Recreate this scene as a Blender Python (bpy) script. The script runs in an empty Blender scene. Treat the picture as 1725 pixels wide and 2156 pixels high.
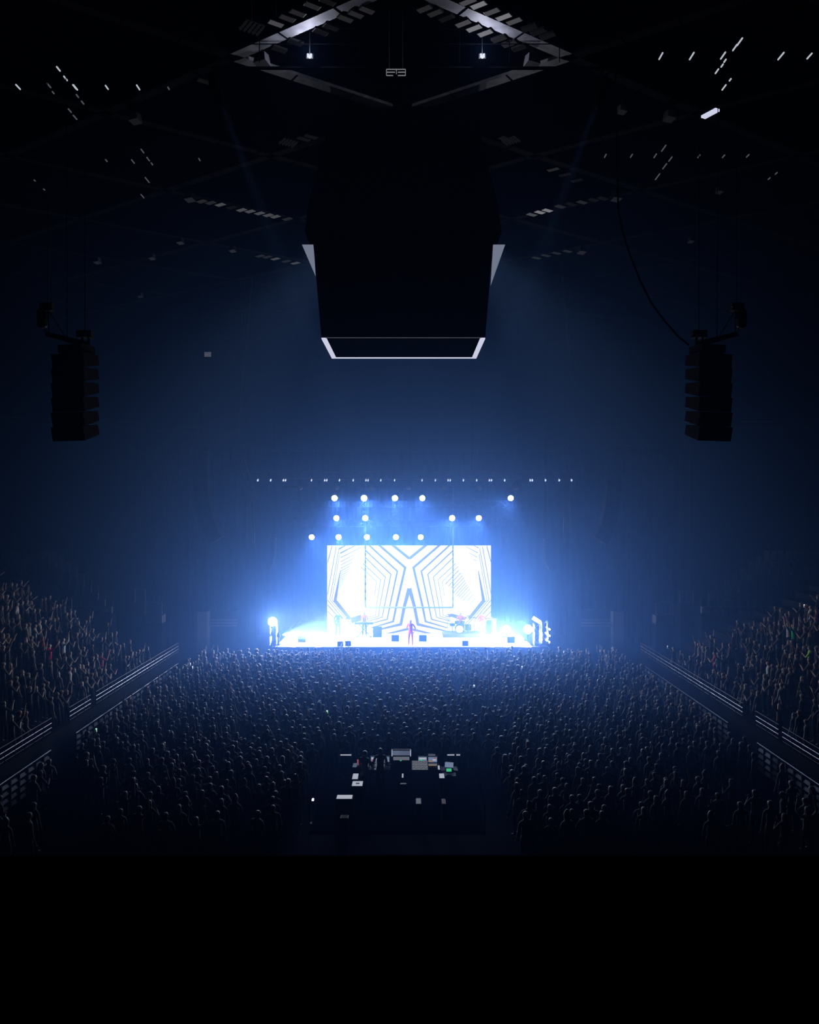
import bpy, bmesh, math, random
import numpy as np
from mathutils import Vector, Matrix, Euler

random.seed(7)
C = bpy.context.scene.collection
S = bpy.context.scene
K = 7.3               # common level of the stage lamps
F = 1725.0            # focal length in pixels of the 1725 x 2156 frame
CZ = 10.7             # camera height over the arena floor
HY = 1065.0           # horizon row
CX = 862.5


def P(px, py, D):
    """point at depth D (metres down the hall) that the photograph shows at px, py"""
    return Vector(((px - CX) * D / F, D, CZ + (HY - py) * D / F))


def PH(px, py, h):
    """point at height h above the camera"""
    D = h * F / (HY - py)
    return Vector(((px - CX) * D / F, D, CZ + h))


# ------------------------------------------------------------------ camera, world, exposure
cam = bpy.data.cameras.new('camera')
cam.sensor_fit = 'VERTICAL'
cam.sensor_height = 30.0
cam.sensor_width = 24.0
cam.lens = F / 2156.0 * 30.0
cam.shift_y = -(1078 - HY) / 2156.0
cam.clip_end = 300
co = bpy.data.objects.new('camera', cam)
C.objects.link(co)
co.location = (0, 0, CZ)
co.rotation_euler = (math.pi / 2, 0, 0)
S.camera = co
w = bpy.data.worlds.new('world')
S.world = w
w.use_nodes = True
w.node_tree.nodes['Background'].inputs[0].default_value = (0.2, 0.3, 1, 1)
w.node_tree.nodes['Background'].inputs[1].default_value = 0.0004
S.view_settings.view_transform = 'Standard'
S.view_settings.look = 'None'
S.view_settings.exposure = 0.0
S.view_settings.gamma = 1.0
S.view_settings.use_curve_mapping = False
cy = S.cycles
cy.use_denoising = True
cy.max_bounces = 2
cy.diffuse_bounces = 0
cy.glossy_bounces = 0
cy.transmission_bounces = 0
cy.volume_bounces = 0
cy.transparent_max_bounces = 4
cy.sample_clamp_indirect = 3.0
cy.sample_clamp_direct = 0.0
cy.caustics_reflective = False
cy.caustics_refractive = False
cy.use_light_tree = True
cy.volume_step_rate = 1.4
cy.volume_max_steps = 64


# ------------------------------------------------------------------ materials
def mat(name, col, rough=0.6, metal=0.0, emit=None, strength=0.0, spec=0.5, sheen=0.0):
    m = bpy.data.materials.new(name)
    m.use_nodes = True
    b = m.node_tree.nodes['Principled BSDF']
    b.inputs['Base Color'].default_value = (*col, 1)
    b.inputs['Roughness'].default_value = rough
    b.inputs['Metallic'].default_value = metal
    b.inputs['Specular IOR Level'].default_value = spec
    if sheen:
        b.inputs['Sheen Weight'].default_value = sheen
    if emit:
        b.inputs['Emission Color'].default_value = (*emit, 1)
        b.inputs['Emission Strength'].default_value = strength
    return m


def noise_mat(name, c1, c2, scale=3.0, rough=0.7, spec=0.3):
    m = mat(name, c1, rough, spec=spec)
    nt = m.node_tree
    tc = nt.nodes.new('ShaderNodeTexCoord')
    n = nt.nodes.new('ShaderNodeTexNoise')
    n.inputs['Scale'].default_value = scale
    r = nt.nodes.new('ShaderNodeValToRGB')
    r.color_ramp.elements[0].color = (*c1, 1)
    r.color_ramp.elements[1].color = (*c2, 1)
    r.color_ramp.elements[0].position = 0.35
    r.color_ramp.elements[1].position = 0.7
    nt.links.new(tc.outputs['Object'], n.inputs['Vector'])
    nt.links.new(n.outputs['Fac'], r.inputs['Fac'])
    nt.links.new(r.outputs['Color'], nt.nodes['Principled BSDF'].inputs['Base Color'])
    return m


def varied_mat(name, stops, salt, rough=0.8, spec=0.3, sheen=0.0):
    """one colour per person, chosen by object and by mesh island"""
    m = mat(name, stops[0], rough, spec=spec, sheen=sheen)
    nt = m.node_tree
    oi = nt.nodes.new('ShaderNodeObjectInfo')
    ge = nt.nodes.new('ShaderNodeNewGeometry')
    a = nt.nodes.new('ShaderNodeMath'); a.operation = 'MULTIPLY_ADD'
    a.inputs[1].default_value = salt
    f = nt.nodes.new('ShaderNodeMath'); f.operation = 'FRACT'
    b = nt.nodes.new('ShaderNodeMath'); b.operation = 'MULTIPLY'
    b.inputs[1].default_value = salt * 1.7
    r = nt.nodes.new('ShaderNodeValToRGB')
    r.color_ramp.interpolation = 'CONSTANT'
    n = len(stops)
    while len(r.color_ramp.elements) < n:
        r.color_ramp.elements.new(0.5)
    for i, c in enumerate(stops):
        r.color_ramp.elements[i].position = i / n
        r.color_ramp.elements[i].color = (*c, 1)
    nt.links.new(ge.outputs['Random Per Island'], b.inputs[0])
    nt.links.new(oi.outputs['Random'], a.inputs[0])
    nt.links.new(b.outputs[0], a.inputs[2])
    nt.links.new(a.outputs[0], f.inputs[0])
    nt.links.new(f.outputs[0], r.inputs['Fac'])
    nt.links.new(r.outputs['Color'], nt.nodes['Principled BSDF'].inputs['Base Color'])
    return m


M = {}
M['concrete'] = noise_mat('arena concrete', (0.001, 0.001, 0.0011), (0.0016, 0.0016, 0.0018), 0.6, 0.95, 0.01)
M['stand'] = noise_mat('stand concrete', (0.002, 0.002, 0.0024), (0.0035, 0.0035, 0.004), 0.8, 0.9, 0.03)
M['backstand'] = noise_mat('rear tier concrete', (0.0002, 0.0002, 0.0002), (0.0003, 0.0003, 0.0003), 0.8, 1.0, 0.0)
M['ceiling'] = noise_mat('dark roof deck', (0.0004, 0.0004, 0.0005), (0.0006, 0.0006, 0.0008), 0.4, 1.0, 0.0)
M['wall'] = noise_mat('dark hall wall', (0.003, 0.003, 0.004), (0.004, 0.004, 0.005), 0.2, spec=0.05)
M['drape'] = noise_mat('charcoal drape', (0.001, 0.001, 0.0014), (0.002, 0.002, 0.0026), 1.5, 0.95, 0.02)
M['black'] = mat('black steel', (0.004, 0.004, 0.005), 0.6, spec=0.12)
M['matte'] = mat('matt black cloth', (0.0015, 0.0015, 0.002), 1.0, spec=0.0)
M['cab'] = mat('speaker cabinet paint', (0.004, 0.004, 0.005), 0.85, spec=0.1)
M['grille'] = mat('speaker grille', (0.007, 0.007, 0.008), 0.9, spec=0.1)
M['steel'] = mat('grey steel', (0.05, 0.05, 0.058), 0.5, 0.3)
M['chrome'] = mat('bright chrome', (0.8, 0.8, 0.84), 0.25, 1.0)
M['beam'] = noise_mat('painted beam', (0.0014, 0.0014, 0.0017), (0.0025, 0.0025, 0.003), 0.9, 0.8, 0.02)
M['housing'] = mat('grey housing', (0.07, 0.07, 0.078), 0.7, spec=0.1)
M['deck'] = mat('pale stage deck', (0.72, 0.74, 0.78), 0.3)
M['skirt'] = mat('black stage skirt', (0.01, 0.01, 0.013), 0.9, spec=0.1)
M['seat'] = mat('blue grey plastic seat', (0.03, 0.032, 0.04), 0.45)
M['rail'] = mat('brushed handrail', (0.16, 0.16, 0.18), 0.45, 0.9)
M['fence'] = mat('grey fence slat', (0.06, 0.06, 0.07), 0.6, spec=0.2)
M['bleach'] = mat('grey bleacher boards', (0.045, 0.045, 0.055), 0.6, spec=0.1)
M['white'] = mat('white painted panel', (0.12, 0.12, 0.125), 0.5)
M['wood'] = mat('wooden drum shell', (0.3, 0.14, 0.07), 0.4)
M['gold'] = mat('brass cymbal', (0.12, 0.08, 0.04), 0.4, 0.8)


def emis(name, col, s):
    m = mat(name, (0.0, 0.0, 0.0), 0.9, emit=col, strength=s, spec=0.0)
    return m


M['screen'] = emis('lit video wall', (0.95, 0.94, 1.0), 2.2)
M['stripe'] = emis('dim video stripe', (0.9, 0.45, 0.25), 0.40)
M['lens'] = emis('lit lamp lens', (0.75, 0.87, 1.0), 45.0)
M['blinder'] = emis('lit blinder lens', (0.82, 0.9, 1.0), 60.0)
M['pixel'] = emis('small truss light', (0.7, 0.8, 1.0), 1.6)
M['ledge'] = emis('scoreboard edge light', (0.72, 0.75, 0.95), 0.85)
M['ledgedim'] = emis('scoreboard wing screen', (0.55, 0.62, 0.85), 0.30)
M['tube'] = emis('lit tube', (0.8, 0.88, 1.0), 0.55)
M['tubedim'] = emis('faint tube', (0.7, 0.75, 0.9), 0.10)
for i, s in enumerate((0.006, 0.02, 0.07, 0.2)):
    M['panel%d' % i] = emis('house light diffuser level %d' % i, (0.85, 0.85, 0.95), s)
M['work'] = emis('work lamp glass', (0.8, 0.85, 1.0), 1.0)
M['phone'] = emis('phone screen', (0.85, 0.95, 1.0), 1.6)
M['phonegreen'] = emis('green phone screen', (0.5, 1.0, 0.7), 1.0)
M['monitor'] = emis('lit desk screen', (0.45, 0.6, 0.9), 0.35)
M['amber'] = emis('amber screen row', (0.9, 0.6, 0.3), 0.3)
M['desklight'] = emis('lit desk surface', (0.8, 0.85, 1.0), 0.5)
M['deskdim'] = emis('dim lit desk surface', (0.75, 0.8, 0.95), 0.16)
M['redlcd'] = emis('red screen row', (1.0, 0.25, 0.35), 0.3)
M['greenled'] = emis('green indicator', (0.1, 1.0, 0.4), 0.5)
M['signlight'] = emis('small lit sign', (0.7, 0.7, 0.85), 0.10)

SK = [(0.55, 0.36, 0.27), (0.62, 0.43, 0.33), (0.42, 0.27, 0.19), (0.65, 0.47, 0.38), (0.2, 0.12, 0.08)]
HR = [(0.02, 0.015, 0.012), (0.04, 0.03, 0.024), (0.06, 0.042, 0.03), (0.03, 0.022, 0.018), (0.075, 0.055, 0.035)]
SH = [(0.012, 0.012, 0.015), (0.02, 0.02, 0.03), (0.1, 0.1, 0.11), (0.03, 0.035, 0.06), (0.45, 0.44, 0.42),
      (0.015, 0.015, 0.018), (0.18, 0.03, 0.04), (0.06, 0.05, 0.045), (0.22, 0.2, 0.17), (0.02, 0.025, 0.03)]
TR = [(0.012, 0.014, 0.02), (0.03, 0.04, 0.07), (0.015, 0.015, 0.017), (0.05, 0.05, 0.055)]
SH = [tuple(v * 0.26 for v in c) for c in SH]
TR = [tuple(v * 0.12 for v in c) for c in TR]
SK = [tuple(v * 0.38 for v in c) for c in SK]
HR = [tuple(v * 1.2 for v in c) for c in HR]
M['shirt'] = varied_mat('shirt cloth', SH, 7.9, 0.85, 0.25, 0.2)
M['skin'] = varied_mat('skin', SK, 3.3, 0.5, 0.2)
M['hair'] = varied_mat('hair', HR, 5.7, 0.5, 0.2, 0.2)
M['trouser'] = varied_mat('trouser cloth', TR, 9.1, 0.9, 0.2)
M['shoe'] = mat('dark shoe', (0.02, 0.02, 0.02), 0.6)
CROWD = ['skin', 'hair', 'shirt', 'trouser', 'shoe']
for n, c in (('redcloth', (0.5, 0.012, 0.045)), ('orangecloth', (0.4, 0.05, 0.03)), ('darkcloth', (0.012, 0.014, 0.025)),
             ('whitecloth', (0.4, 0.4, 0.42)), ('greencloth', (0.03, 0.45, 0.22)), ('limecloth', (0.25, 0.5, 0.06)),
             ('pinkcloth', (0.4, 0.06, 0.09)), ('greycloth', (0.45, 0.5, 0.55))):
    M[n] = mat(n, c, 0.8, spec=0.2)
M['skinplain'] = mat('performer skin', (0.25, 0.14, 0.11), 0.6)
M['hairplain'] = mat('dark hair', (0.03, 0.018, 0.012), 0.5)


# ------------------------------------------------------------------ mesh builder and object helpers
class MB:
    def __init__(self):
        self.v, self.f, self.mi = [], [], []

    def add(self, vs, fs, mi=0):
        o = len(self.v)
        self.v += [tuple(x) for x in vs]
        self.f += [tuple(i + o for i in q) for q in fs]
        self.mi += [mi] * len(fs)
        return self

    def box(self, c, s, rot=None, mi=0, taper=1.0):
        x, y, z = s[0] / 2, s[1] / 2, s[2] / 2
        vs = [(-x, -y, -z), (x, -y, -z), (x, y, -z), (-x, y, -z),
              (-x * taper, -y * taper, z), (x * taper, -y * taper, z), (x * taper, y * taper, z), (-x * taper, y * taper, z)]
        R = (rot.to_matrix() if isinstance(rot, Euler) else rot) if rot is not None else Matrix.Identity(3)
        vs = [R @ Vector(p) + Vector(c) for p in vs]
        return self.add(vs, [(0, 3, 2, 1), (4, 5, 6, 7), (0, 1, 5, 4), (1, 2, 6, 5), (2, 3, 7, 6), (3, 0, 4, 7)], mi)

    def tube(self, a, b, r, n=8, mi=0, r2=None):
        a, b = Vector(a), Vector(b)
        d = (b - a)
        if d.length < 1e-6:
            return self
        q = d.to_track_quat('Z', 'Y').to_matrix()
        r2 = r if r2 is None else r2
        vs = []
        for p, rr in ((a, r), (b, r2)):
            for i in range(n):
                t = 2 * math.pi * i / n
                vs.append(q @ Vector((math.cos(t) * rr, math.sin(t) * rr, 0)) + p)
        fs = [(i, (i + 1) % n, n + (i + 1) % n, n + i) for i in range(n)]
        fs += [tuple(range(n - 1, -1, -1)), tuple(range(n, 2 * n))]
        return self.add(vs, fs, mi)

    def path(self, pts, r, n=6, mi=0):
        for a, b in zip(pts[:-1], pts[1:]):
            self.tube(a, b, r, n, mi)
        return self

    def bar(self, a, b, wd, ht, mi=0):
        """rectangular bar from a to b, ht upright"""
        a, b = Vector(a), Vector(b)
        d = (b - a).normalized()
        up = Vector((0, 0, 1))
        s = d.cross(up)
        if s.length < 1e-4:
            s = Vector((1, 0, 0))
        s.normalize()
        u = s.cross(d)
        vs = []
        for p in (a, b):
            vs += [p - s * wd / 2 - u * ht / 2, p + s * wd / 2 - u * ht / 2, p + s * wd / 2 + u * ht / 2, p - s * wd / 2 + u * ht / 2]
        return self.add(vs, [(3, 2, 1, 0), (4, 5, 6, 7), (0, 1, 5, 4), (1, 2, 6, 5), (2, 3, 7, 6), (3, 0, 4, 7)], mi)

    def lathe(self, prof, c=(0, 0, 0), n=16, mi=0, rot=None):
        R = (rot.to_matrix() if isinstance(rot, Euler) else rot) if rot is not None else Matrix.Identity(3)
        vs, fs = [], []
        for (r, z) in prof:
            for i in range(n):
                t = 2 * math.pi * i / n
                vs.append(R @ Vector((r * math.cos(t), r * math.sin(t), z)) + Vector(c))
        for k in range(len(prof) - 1):
            for i in range(n):
                fs.append((k * n + i, k * n + (i + 1) % n, (k + 1) * n + (i + 1) % n, (k + 1) * n + i))
        fs.append(tuple(range(n - 1, -1, -1)))
        fs.append(tuple(range((len(prof) - 1) * n, len(prof) * n)))
        return self.add(vs, fs, mi)

    def truss(self, a, b, wd, r=0.03, step=None, up=Vector((0, 0, 1))):
        """four-chord lattice girder from a to b"""
        a, b = Vector(a), Vector(b)
        d = (b - a)
        L = d.length
        d.normalize()
        s = d.cross(up).normalized()
        u = s.cross(d)
        h = wd / 2
        cs = [s * h + u * h, -s * h + u * h, -s * h - u * h, s * h - u * h]
        for c in cs:
            self.tube(a + c, b + c, r, 6)
        step = step or wd
        n = max(1, int(L / step))
        for k in range(n):
            p, q = a + d * (L * k / n), a + d * (L * (k + 1) / n)
            for j in range(4):
                c0, c1 = cs[j], cs[(j + 1) % 4]
                if k % 2:
                    c0, c1 = c1, c0
                self.tube(p + c0, q + c1, r * 0.6, 4)
        return self

    def mesh(self, name, mats):
        m = bpy.data.meshes.new(name)
        m.from_pydata(self.v, [], self.f)
        for x in (mats if isinstance(mats, (list, tuple)) else [mats]):
            m.materials.append(M[x] if isinstance(x, str) else x)
        m.polygons.foreach_set('material_index', self.mi)
        m.update()
        return m

    def build(self, name, mats, parent=None, origin=None):
        if origin is not None:
            o0 = Vector(origin)
            self.v = [tuple(Vector(p) - o0) for p in self.v]
        o = bpy.data.objects.new(name, self.mesh(name, mats))
        C.objects.link(o)
        if origin is not None:
            o.location = origin
        if parent is not None:
            o.parent = parent
        return o


def tag(o, label=None, cat=None, group=None, kind=None):
    if label:
        o['label'] = label
    if cat:
        o['category'] = cat
    if group:
        o['group'] = group
    if kind:
        o['kind'] = kind
    return o


def thing(name, label, cat, loc=(0, 0, 0), rz=0.0, group=None):
    o = bpy.data.objects.new(name, None)
    C.objects.link(o)
    o.empty_display_size = 0.2
    o.location = loc
    o.rotation_euler = (0, 0, rz)
    return tag(o, label, cat, group)


def struct(name, mb, m, label=None):
    o = mb.build(name, m)
    o['kind'] = 'structure'
    if label:
        o['label'] = label
    return o


def copy_tree(o, parent=None):
    c = o.copy()
    C.objects.link(c)
    if parent is not None:
        c.parent = parent
    for ch in list(o.children):
        copy_tree(ch, c)
    return c


def light(name, kind, loc, energy, col, parent=None, target=None, size=None, angle=None, blend=0.6, radius=0.1):
    l = bpy.data.lights.new(name, kind)
    l.energy = energy * (1.0 if name == 'work_glow' else K)
    l.color = col
    if kind == 'SPOT':
        l.spot_size = math.radians(angle)
        l.spot_blend = blend
    if kind in ('SPOT', 'POINT'):
        l.shadow_soft_size = radius
    if kind == 'AREA':
        l.size = size
    o = bpy.data.objects.new(name, l)
    C.objects.link(o)
    o.location = loc
    if target is not None:
        d = Vector(target) - Vector(loc)
        o.rotation_euler = d.to_track_quat('-Z', 'Y').to_euler()
    if parent is not None:
        o.parent = parent
    return o


# ------------------------------------------------------------------ the hall
BLUE = (0.50, 0.66, 1.0)
WHITE = (0.84, 0.88, 1.0)
ROOF = 25.6
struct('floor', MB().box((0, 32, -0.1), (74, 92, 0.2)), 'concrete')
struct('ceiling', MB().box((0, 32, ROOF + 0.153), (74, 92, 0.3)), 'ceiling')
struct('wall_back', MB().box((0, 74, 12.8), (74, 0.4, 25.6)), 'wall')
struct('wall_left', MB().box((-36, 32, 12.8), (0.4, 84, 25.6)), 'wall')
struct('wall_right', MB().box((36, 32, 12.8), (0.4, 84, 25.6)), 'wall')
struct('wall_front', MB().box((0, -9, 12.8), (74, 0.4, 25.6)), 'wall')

# haze that fills the hall, thicker over the stage
hz = MB().box((0, 32.5, 12.80), (71.5, 82.4, 25.70)).build('haze', 'black')
hm = bpy.data.materials.new('theatrical haze')
hm.use_nodes = True
nt = hm.node_tree
nt.nodes.clear()
out = nt.nodes.new('ShaderNodeOutputMaterial')
vs = nt.nodes.new('ShaderNodeVolumeScatter')
vs.inputs['Color'].default_value = (0.155, 0.36, 0.92, 1)
vs.inputs['Anisotropy'].default_value = 0.25
HAZE_BASE, HAZE_STAGE, HAZE_FOG = 0.0002, 0.034, 0.028


def vmath(op, *ins):
    n = nt.nodes.new('ShaderNodeMath')
    n.operation = op
    for i, x in enumerate(ins):
        if isinstance(x, (int, float)):
            n.inputs[i].default_value = x
        else:
            nt.links.new(x, n.inputs[i])
    return n.outputs[0]


tc = nt.nodes.new('ShaderNodeTexCoord')


def lobe(center, radii, amount):
    mp = nt.nodes.new('ShaderNodeMapping')
    mp.vector_type = 'POINT'
    mp.inputs['Scale'].default_value = [1 / r for r in radii]
    mp.inputs['Location'].default_value = [-c / r for c, r in zip(center, radii)]
    nt.links.new(tc.outputs['Object'], mp.inputs['Vector'])
    d = nt.nodes.new('ShaderNodeVectorMath')
    d.operation = 'DOT_PRODUCT'
    nt.links.new(mp.outputs[0], d.inputs[0])
    nt.links.new(mp.outputs[0], d.inputs[1])
    e = vmath('EXPONENT', vmath('MULTIPLY', d.outputs['Value'], -1.0))
    return vmath('MULTIPLY', e, amount)


dens = vmath('ADD', HAZE_BASE, lobe((1.0, 47.0, 4.6), (16.5, 16, 14.5), HAZE_STAGE))
nt.links.new(dens, vs.inputs['Density'])
va = nt.nodes.new('ShaderNodeVolumeAbsorption')
va.inputs['Color'].default_value = vs.inputs['Color'].default_value
nt.links.new(dens, va.inputs['Density'])
# white low smoke rolling over the deck, thickest at its two ends
smoke = vmath('ADD', lobe((-5.8, 57.2, 2.5), (3.8, 2.2, 1.25), HAZE_FOG), lobe((5.0, 57.2, 2.0), (3.6, 2.2, 0.9), HAZE_FOG * 0.7))
smoke = vmath('ADD', smoke, lobe((0, 57.5, 1.9), (8.0, 2.5, 0.9), HAZE_FOG * 0.08))
v2 = nt.nodes.new('ShaderNodeVolumeScatter')
v2.inputs['Color'].default_value = (0.72, 0.84, 1.0, 1)
v2.inputs['Anisotropy'].default_value = 0.25
nt.links.new(smoke, v2.inputs['Density'])
ad = nt.nodes.new('ShaderNodeAddShader')
nt.links.new(vs.outputs[0], ad.inputs[0])
nt.links.new(va.outputs[0], ad.inputs[1])
ad2 = nt.nodes.new('ShaderNodeAddShader')
nt.links.new(ad.outputs[0], ad2.inputs[0])
nt.links.new(v2.outputs[0], ad2.inputs[1])
nt.links.new(ad2.outputs[0], out.inputs['Volume'])
hz.data.materials.clear()
hz.data.materials.append(hm)
tag(hz, 'thin blue stage haze hanging in the whole hall, thickest over the stage', 'haze', kind='stuff')

# side tiers
ROWS, RUN, RISE, X0, Z0 = 17, 0.85, 0.40, 14.7, 0.95
for sgn, nm in ((-1, 'seating_tier_left'), (1, 'seating_tier_right')):
    mb = MB()
    for r in range(ROWS):
        z = Z0 + RISE * r
        mb.box((sgn * (X0 + RUN * (r + 0.5)), 31.5, z / 2), (RUN, 39, z))
    xe = X0 + RUN * ROWS
    mb.box((sgn * (xe + (35.6 - xe) / 2), 31.5, (Z0 + RISE * ROWS) / 2), (35.6 - xe, 39, Z0 + RISE * ROWS))
    struct(nm, mb, 'stand')
    mb = MB()   # parapet in front of the first row
    mb.box((sgn * 14.35, 31.5, 0.82), (0.3, 39, 1.64))
    struct('trim_parapet_left' if sgn < 0 else 'trim_parapet_right', mb, 'stand')
# corner blocks with empty seats
CORN = []
for sgn, nm in ((-1, 'corner_tier_left'), (1, 'corner_tier_right')):
    mb = MB()
    for i in range(10):
        D = 54.0 + 0.9 * i
        z = 3.55 + 0.36 * i
        xin = (235 - 15 * i) if sgn < 0 else (1478 + 17 * i)
        Xi = (xin - CX) * D / F
        Xo = sgn * 35.5
        mb.box(((Xi + Xo) / 2, D + 0.45, z / 2), (abs(Xo - Xi), 0.9, z))
        CORN.append((sgn, i, D, z, Xi))
    struct(nm, mb, 'stand')
# rear tier under the camera
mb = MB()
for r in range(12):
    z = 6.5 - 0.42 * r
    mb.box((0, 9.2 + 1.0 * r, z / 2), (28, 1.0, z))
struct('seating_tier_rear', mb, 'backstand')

# ------------------------------------------------------------------ stage
SZ = 1.4
st = thing('stage', 'long stage with a pale deck and black front skirt facing the floor crowd', 'stage', (0, 54, 0))
MB().box((-0.4, 60.1, SZ - 0.05), (16.9, 12.2, 0.1)).build('deck', 'deck', st, (0, 0, 0)).location = (0, -54, 0)
mb = MB().box((0, 60.1, SZ / 2 - 0.06), (18.6, 12.1, SZ - 0.13))
mb.box((-8.98, 60.1, SZ - 0.06), (0.26, 12.2, 0.12)).box((8.6, 60.1, SZ - 0.06), (1.1, 12.2, 0.12))
mb.build('skirt', 'skirt', st).location = (0, -54, 0)

# crowd barrier in front of the stage
br = thing('crowd_barrier', 'low black metal crowd barrier along the foot of the stage', 'barrier', (0, 52.9, 0))
mb = MB().box((0, 0, 0.55), (20, 0.06, 1.1)).box((0, 0.2, 0.03), (20, 0.7, 0.06)).tube((-10, -0.05, 1.12), (10, -0.05, 1.12), 0.03)
mb.build('panel', 'black', br)

# ---- video wall with its stripes
VD = 59.7
def SP(px, py, d=VD):
    return P(px, py, d)


def lc(x, y):      # left magnified view -> photo pixels
    return (680 + x / 9.079, 1140 + y / 9.079)


def rc(x, y):
    return (855 + x / 9.079, 1140 + y / 9.079)


x0, x1, y0, y1 = 689, 1034, 1148.5, 1333
vw = thing('led_screen', 'wide white video wall showing nested striped polygons behind the performers', 'screen',
           (0, VD, SZ))
a, b = SP(x0, y1), SP(x1, y0)
mb = MB().box(((a.x + b.x) / 2, VD + 0.25, (a.z + b.z) / 2), (b.x - a.x + 0.1, 0.3, b.z - a.z + 0.1))
mb.box((a.x + 1, VD + 0.6, (SZ + b.z) / 2), (0.2, 0.2, b.z - SZ)).box((b.x - 1, VD + 0.6, (SZ + b.z) / 2), (0.2, 0.2, b.z - SZ))
mb.build('frame', 'black', vw).location = (0, -VD, -SZ)
sc = MB()
vs_ = [(a.x, VD, a.z), (b.x, VD, a.z), (b.x, VD, b.z), (a.x, VD, b.z)]
sc.add(vs_, [(0, 1, 2, 3)], 0)


def clip_poly(poly):
    for axis, lim, keep in ((0, x0, 1), (0, x1, -1), (1, y0, 1), (1, y1, -1)):
        res = []
        for i in range(len(poly)):
            p, q = poly[i - 1], poly[i]
            ip, iq = (p[axis] - lim) * keep >= 0, (q[axis] - lim) * keep >= 0
            if ip != iq:
                t = (lim - p[axis]) / (q[axis] - p[axis])
                res.append((p[0] + t * (q[0] - p[0]), p[1] + t * (q[1] - p[1])))
            if iq:
                res.append(q)
        poly = res
        if not poly:
            return []
    return poly


LAY = [0]
def poly_px(pts):
    pts = clip_poly(list(pts))
    if len(pts) >= 3:
        LAY[0] += 1
        off = VD - 0.012 - 0.0001 * LAY[0]
        ps = [SP(x, y) for x, y in pts]
        sc.add([(p.x, off, p.z) for p in ps], [tuple(range(len(ps)))], 1)


def stroke(pts, wds):
    """mitred line through pts (photo pixels); widths in magnified pixels"""
    if isinstance(wds, (int, float)):
        wds = [wds] * len(pts)
    n = len(pts)
    L, R = [], []
    for i in range(n):
        p = np.array(pts[i], float)
        d0 = np.array(pts[i]) - np.array(pts[i - 1]) if i > 0 else None
        d1 = np.array(pts[i + 1]) - np.array(pts[i]) if i < n - 1 else None
        ds = [d / (np.linalg.norm(d) + 1e-9) for d in (d0, d1) if d is not None]
        nn = [np.array([-d[1], d[0]]) for d in ds]
        m = sum(nn)
        m = m / (np.linalg.norm(m) + 1e-9)
        k = 1.0 / max(0.35, abs(float(np.dot(m, nn[0]))))
        hw = max(wds[i] * 1.2, wds[i] + 4) / 9.079 / 2 * k
        L.append(tuple(p + m * hw))
        R.append(tuple(p - m * hw))
    for i in range(n - 1):
        poly_px([L[i], L[i + 1], R[i + 1], R[i]])


MX = 862.2
def both(pts, wds):
    q = [lc(*p) for p in pts]
    stroke(q, wds)
    stroke([(2 * MX - x, y) for x, y in q], wds)


both([(1300, 40), (1654, 328)], 42)
both([(1030, 30), (1575, 500), (1400, 1250), (1345, 1530), (930, 1650)], [34, 36, 34, 30, 14])
both([(860, 50), (1425, 568), (1278, 1250), (1230, 1488), (850, 1585)], [26, 24, 20, 18, 9])
both([(815, 170), (1302, 628), (1174, 1250), (1135, 1450), (860, 1525)], [20, 15, 12, 10, 7])
both([(822, 315), (1196, 682), (1085, 1250), (1068, 1430), (870, 1488)], [13, 9, 8, 7, 5])
both([(768, 420), (1106, 732), (1020, 1250), (1010, 1410), (870, 1450)], [9, 6, 4, 5, 4])
both([(725, 482), (1028, 768), (985, 1040)], [7, 4, 3])
both([(1650, 900), (1556, 1250), (1490, 1585), (950, 1712)], [60, 50, 44, 16])
both([(1640, 1670), (1120, 1790)], [40, 16])
stroke([lc(1080, 1785), rc(660, 1785)], 14)
# outer lines of the left and right pentagons
both([(175, 85), (92, 400)], 12)
both([(255, 100), (92, 1010)], 9)
both([(310, 130), (133, 1110), (560, 1610)], 8)
both([(322, 240), (172, 1112), (640, 1640)], 6)
both([(335, 560), (235, 1130)], [8, 50])
both([(222, 1120), (515, 1480)], [60, 50])
both([(92, 1120), (400, 1490)], 10)
both([(90, 1212), (345, 1500)], 12)
both([(90, 1335), (240, 1490)], 9)
q = [lc(520, 1465), lc(735, 1398), lc(720, 1520), lc(560, 1560)]
poly_px(q)
q = [rc(770, 1400), rc(880, 1380), rc(1180, 1455), rc(1110, 1500), rc(980, 1480)]
poly_px(q)
for (ax, ay, bx, by, wd) in ((310, 145, 440, 70, 28), (330, 228, 620, 75, 22), (338, 312, 735, 108, 11), (342, 385, 600, 250, 9),
                             (345, 450, 595, 320, 8), (345, 512, 565, 398, 8), (335, 570, 530, 465, 8), (333, 612, 505, 525, 7),
                             (330, 655, 490, 572, 6), (328, 692, 480, 615, 6), (325, 728, 460, 655, 5), (320, 762, 440, 700, 5),
                             (315, 795, 420, 740, 4), (310, 826, 405, 775, 4), (305, 856, 390, 812, 4), (298, 886, 370, 850, 3)):
    stroke([lc(ax, ay), lc(bx, by)], [wd, wd * 0.35])
for (ax, ay, bx, by, wd) in ((1390, 125, 1290, 75, 14), (1372, 218, 1140, 95, 9), (1362, 300, 1200, 215, 6), (1358, 375, 1280, 335, 5)):
    stroke([rc(ax, ay), rc(bx, by)], [wd, wd * 0.35])
for k, (ax, ay, bx, by) in enumerate(((1015, 545, 755, 815), (1048, 600, 812, 855), (1080, 650, 868, 885), (1105, 695, 905, 905),
                                      (1130, 740, 905, 985), (1154, 780, 940, 1020), (1176, 822, 970, 1050), (1195, 862, 1000, 1075),
                                      (1225, 905, 1040, 1100), (1250, 958, 1090, 1130), (1290, 1010, 1140, 1165), (1330, 1080, 1220, 1200))):
    stroke([rc(ax, ay), rc(bx, by)], max(2.5, 8 - 0.55 * k))
sc.build('screen_surface', ['screen', 'stripe'], vw).location = (0, -VD, -SZ)

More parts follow.
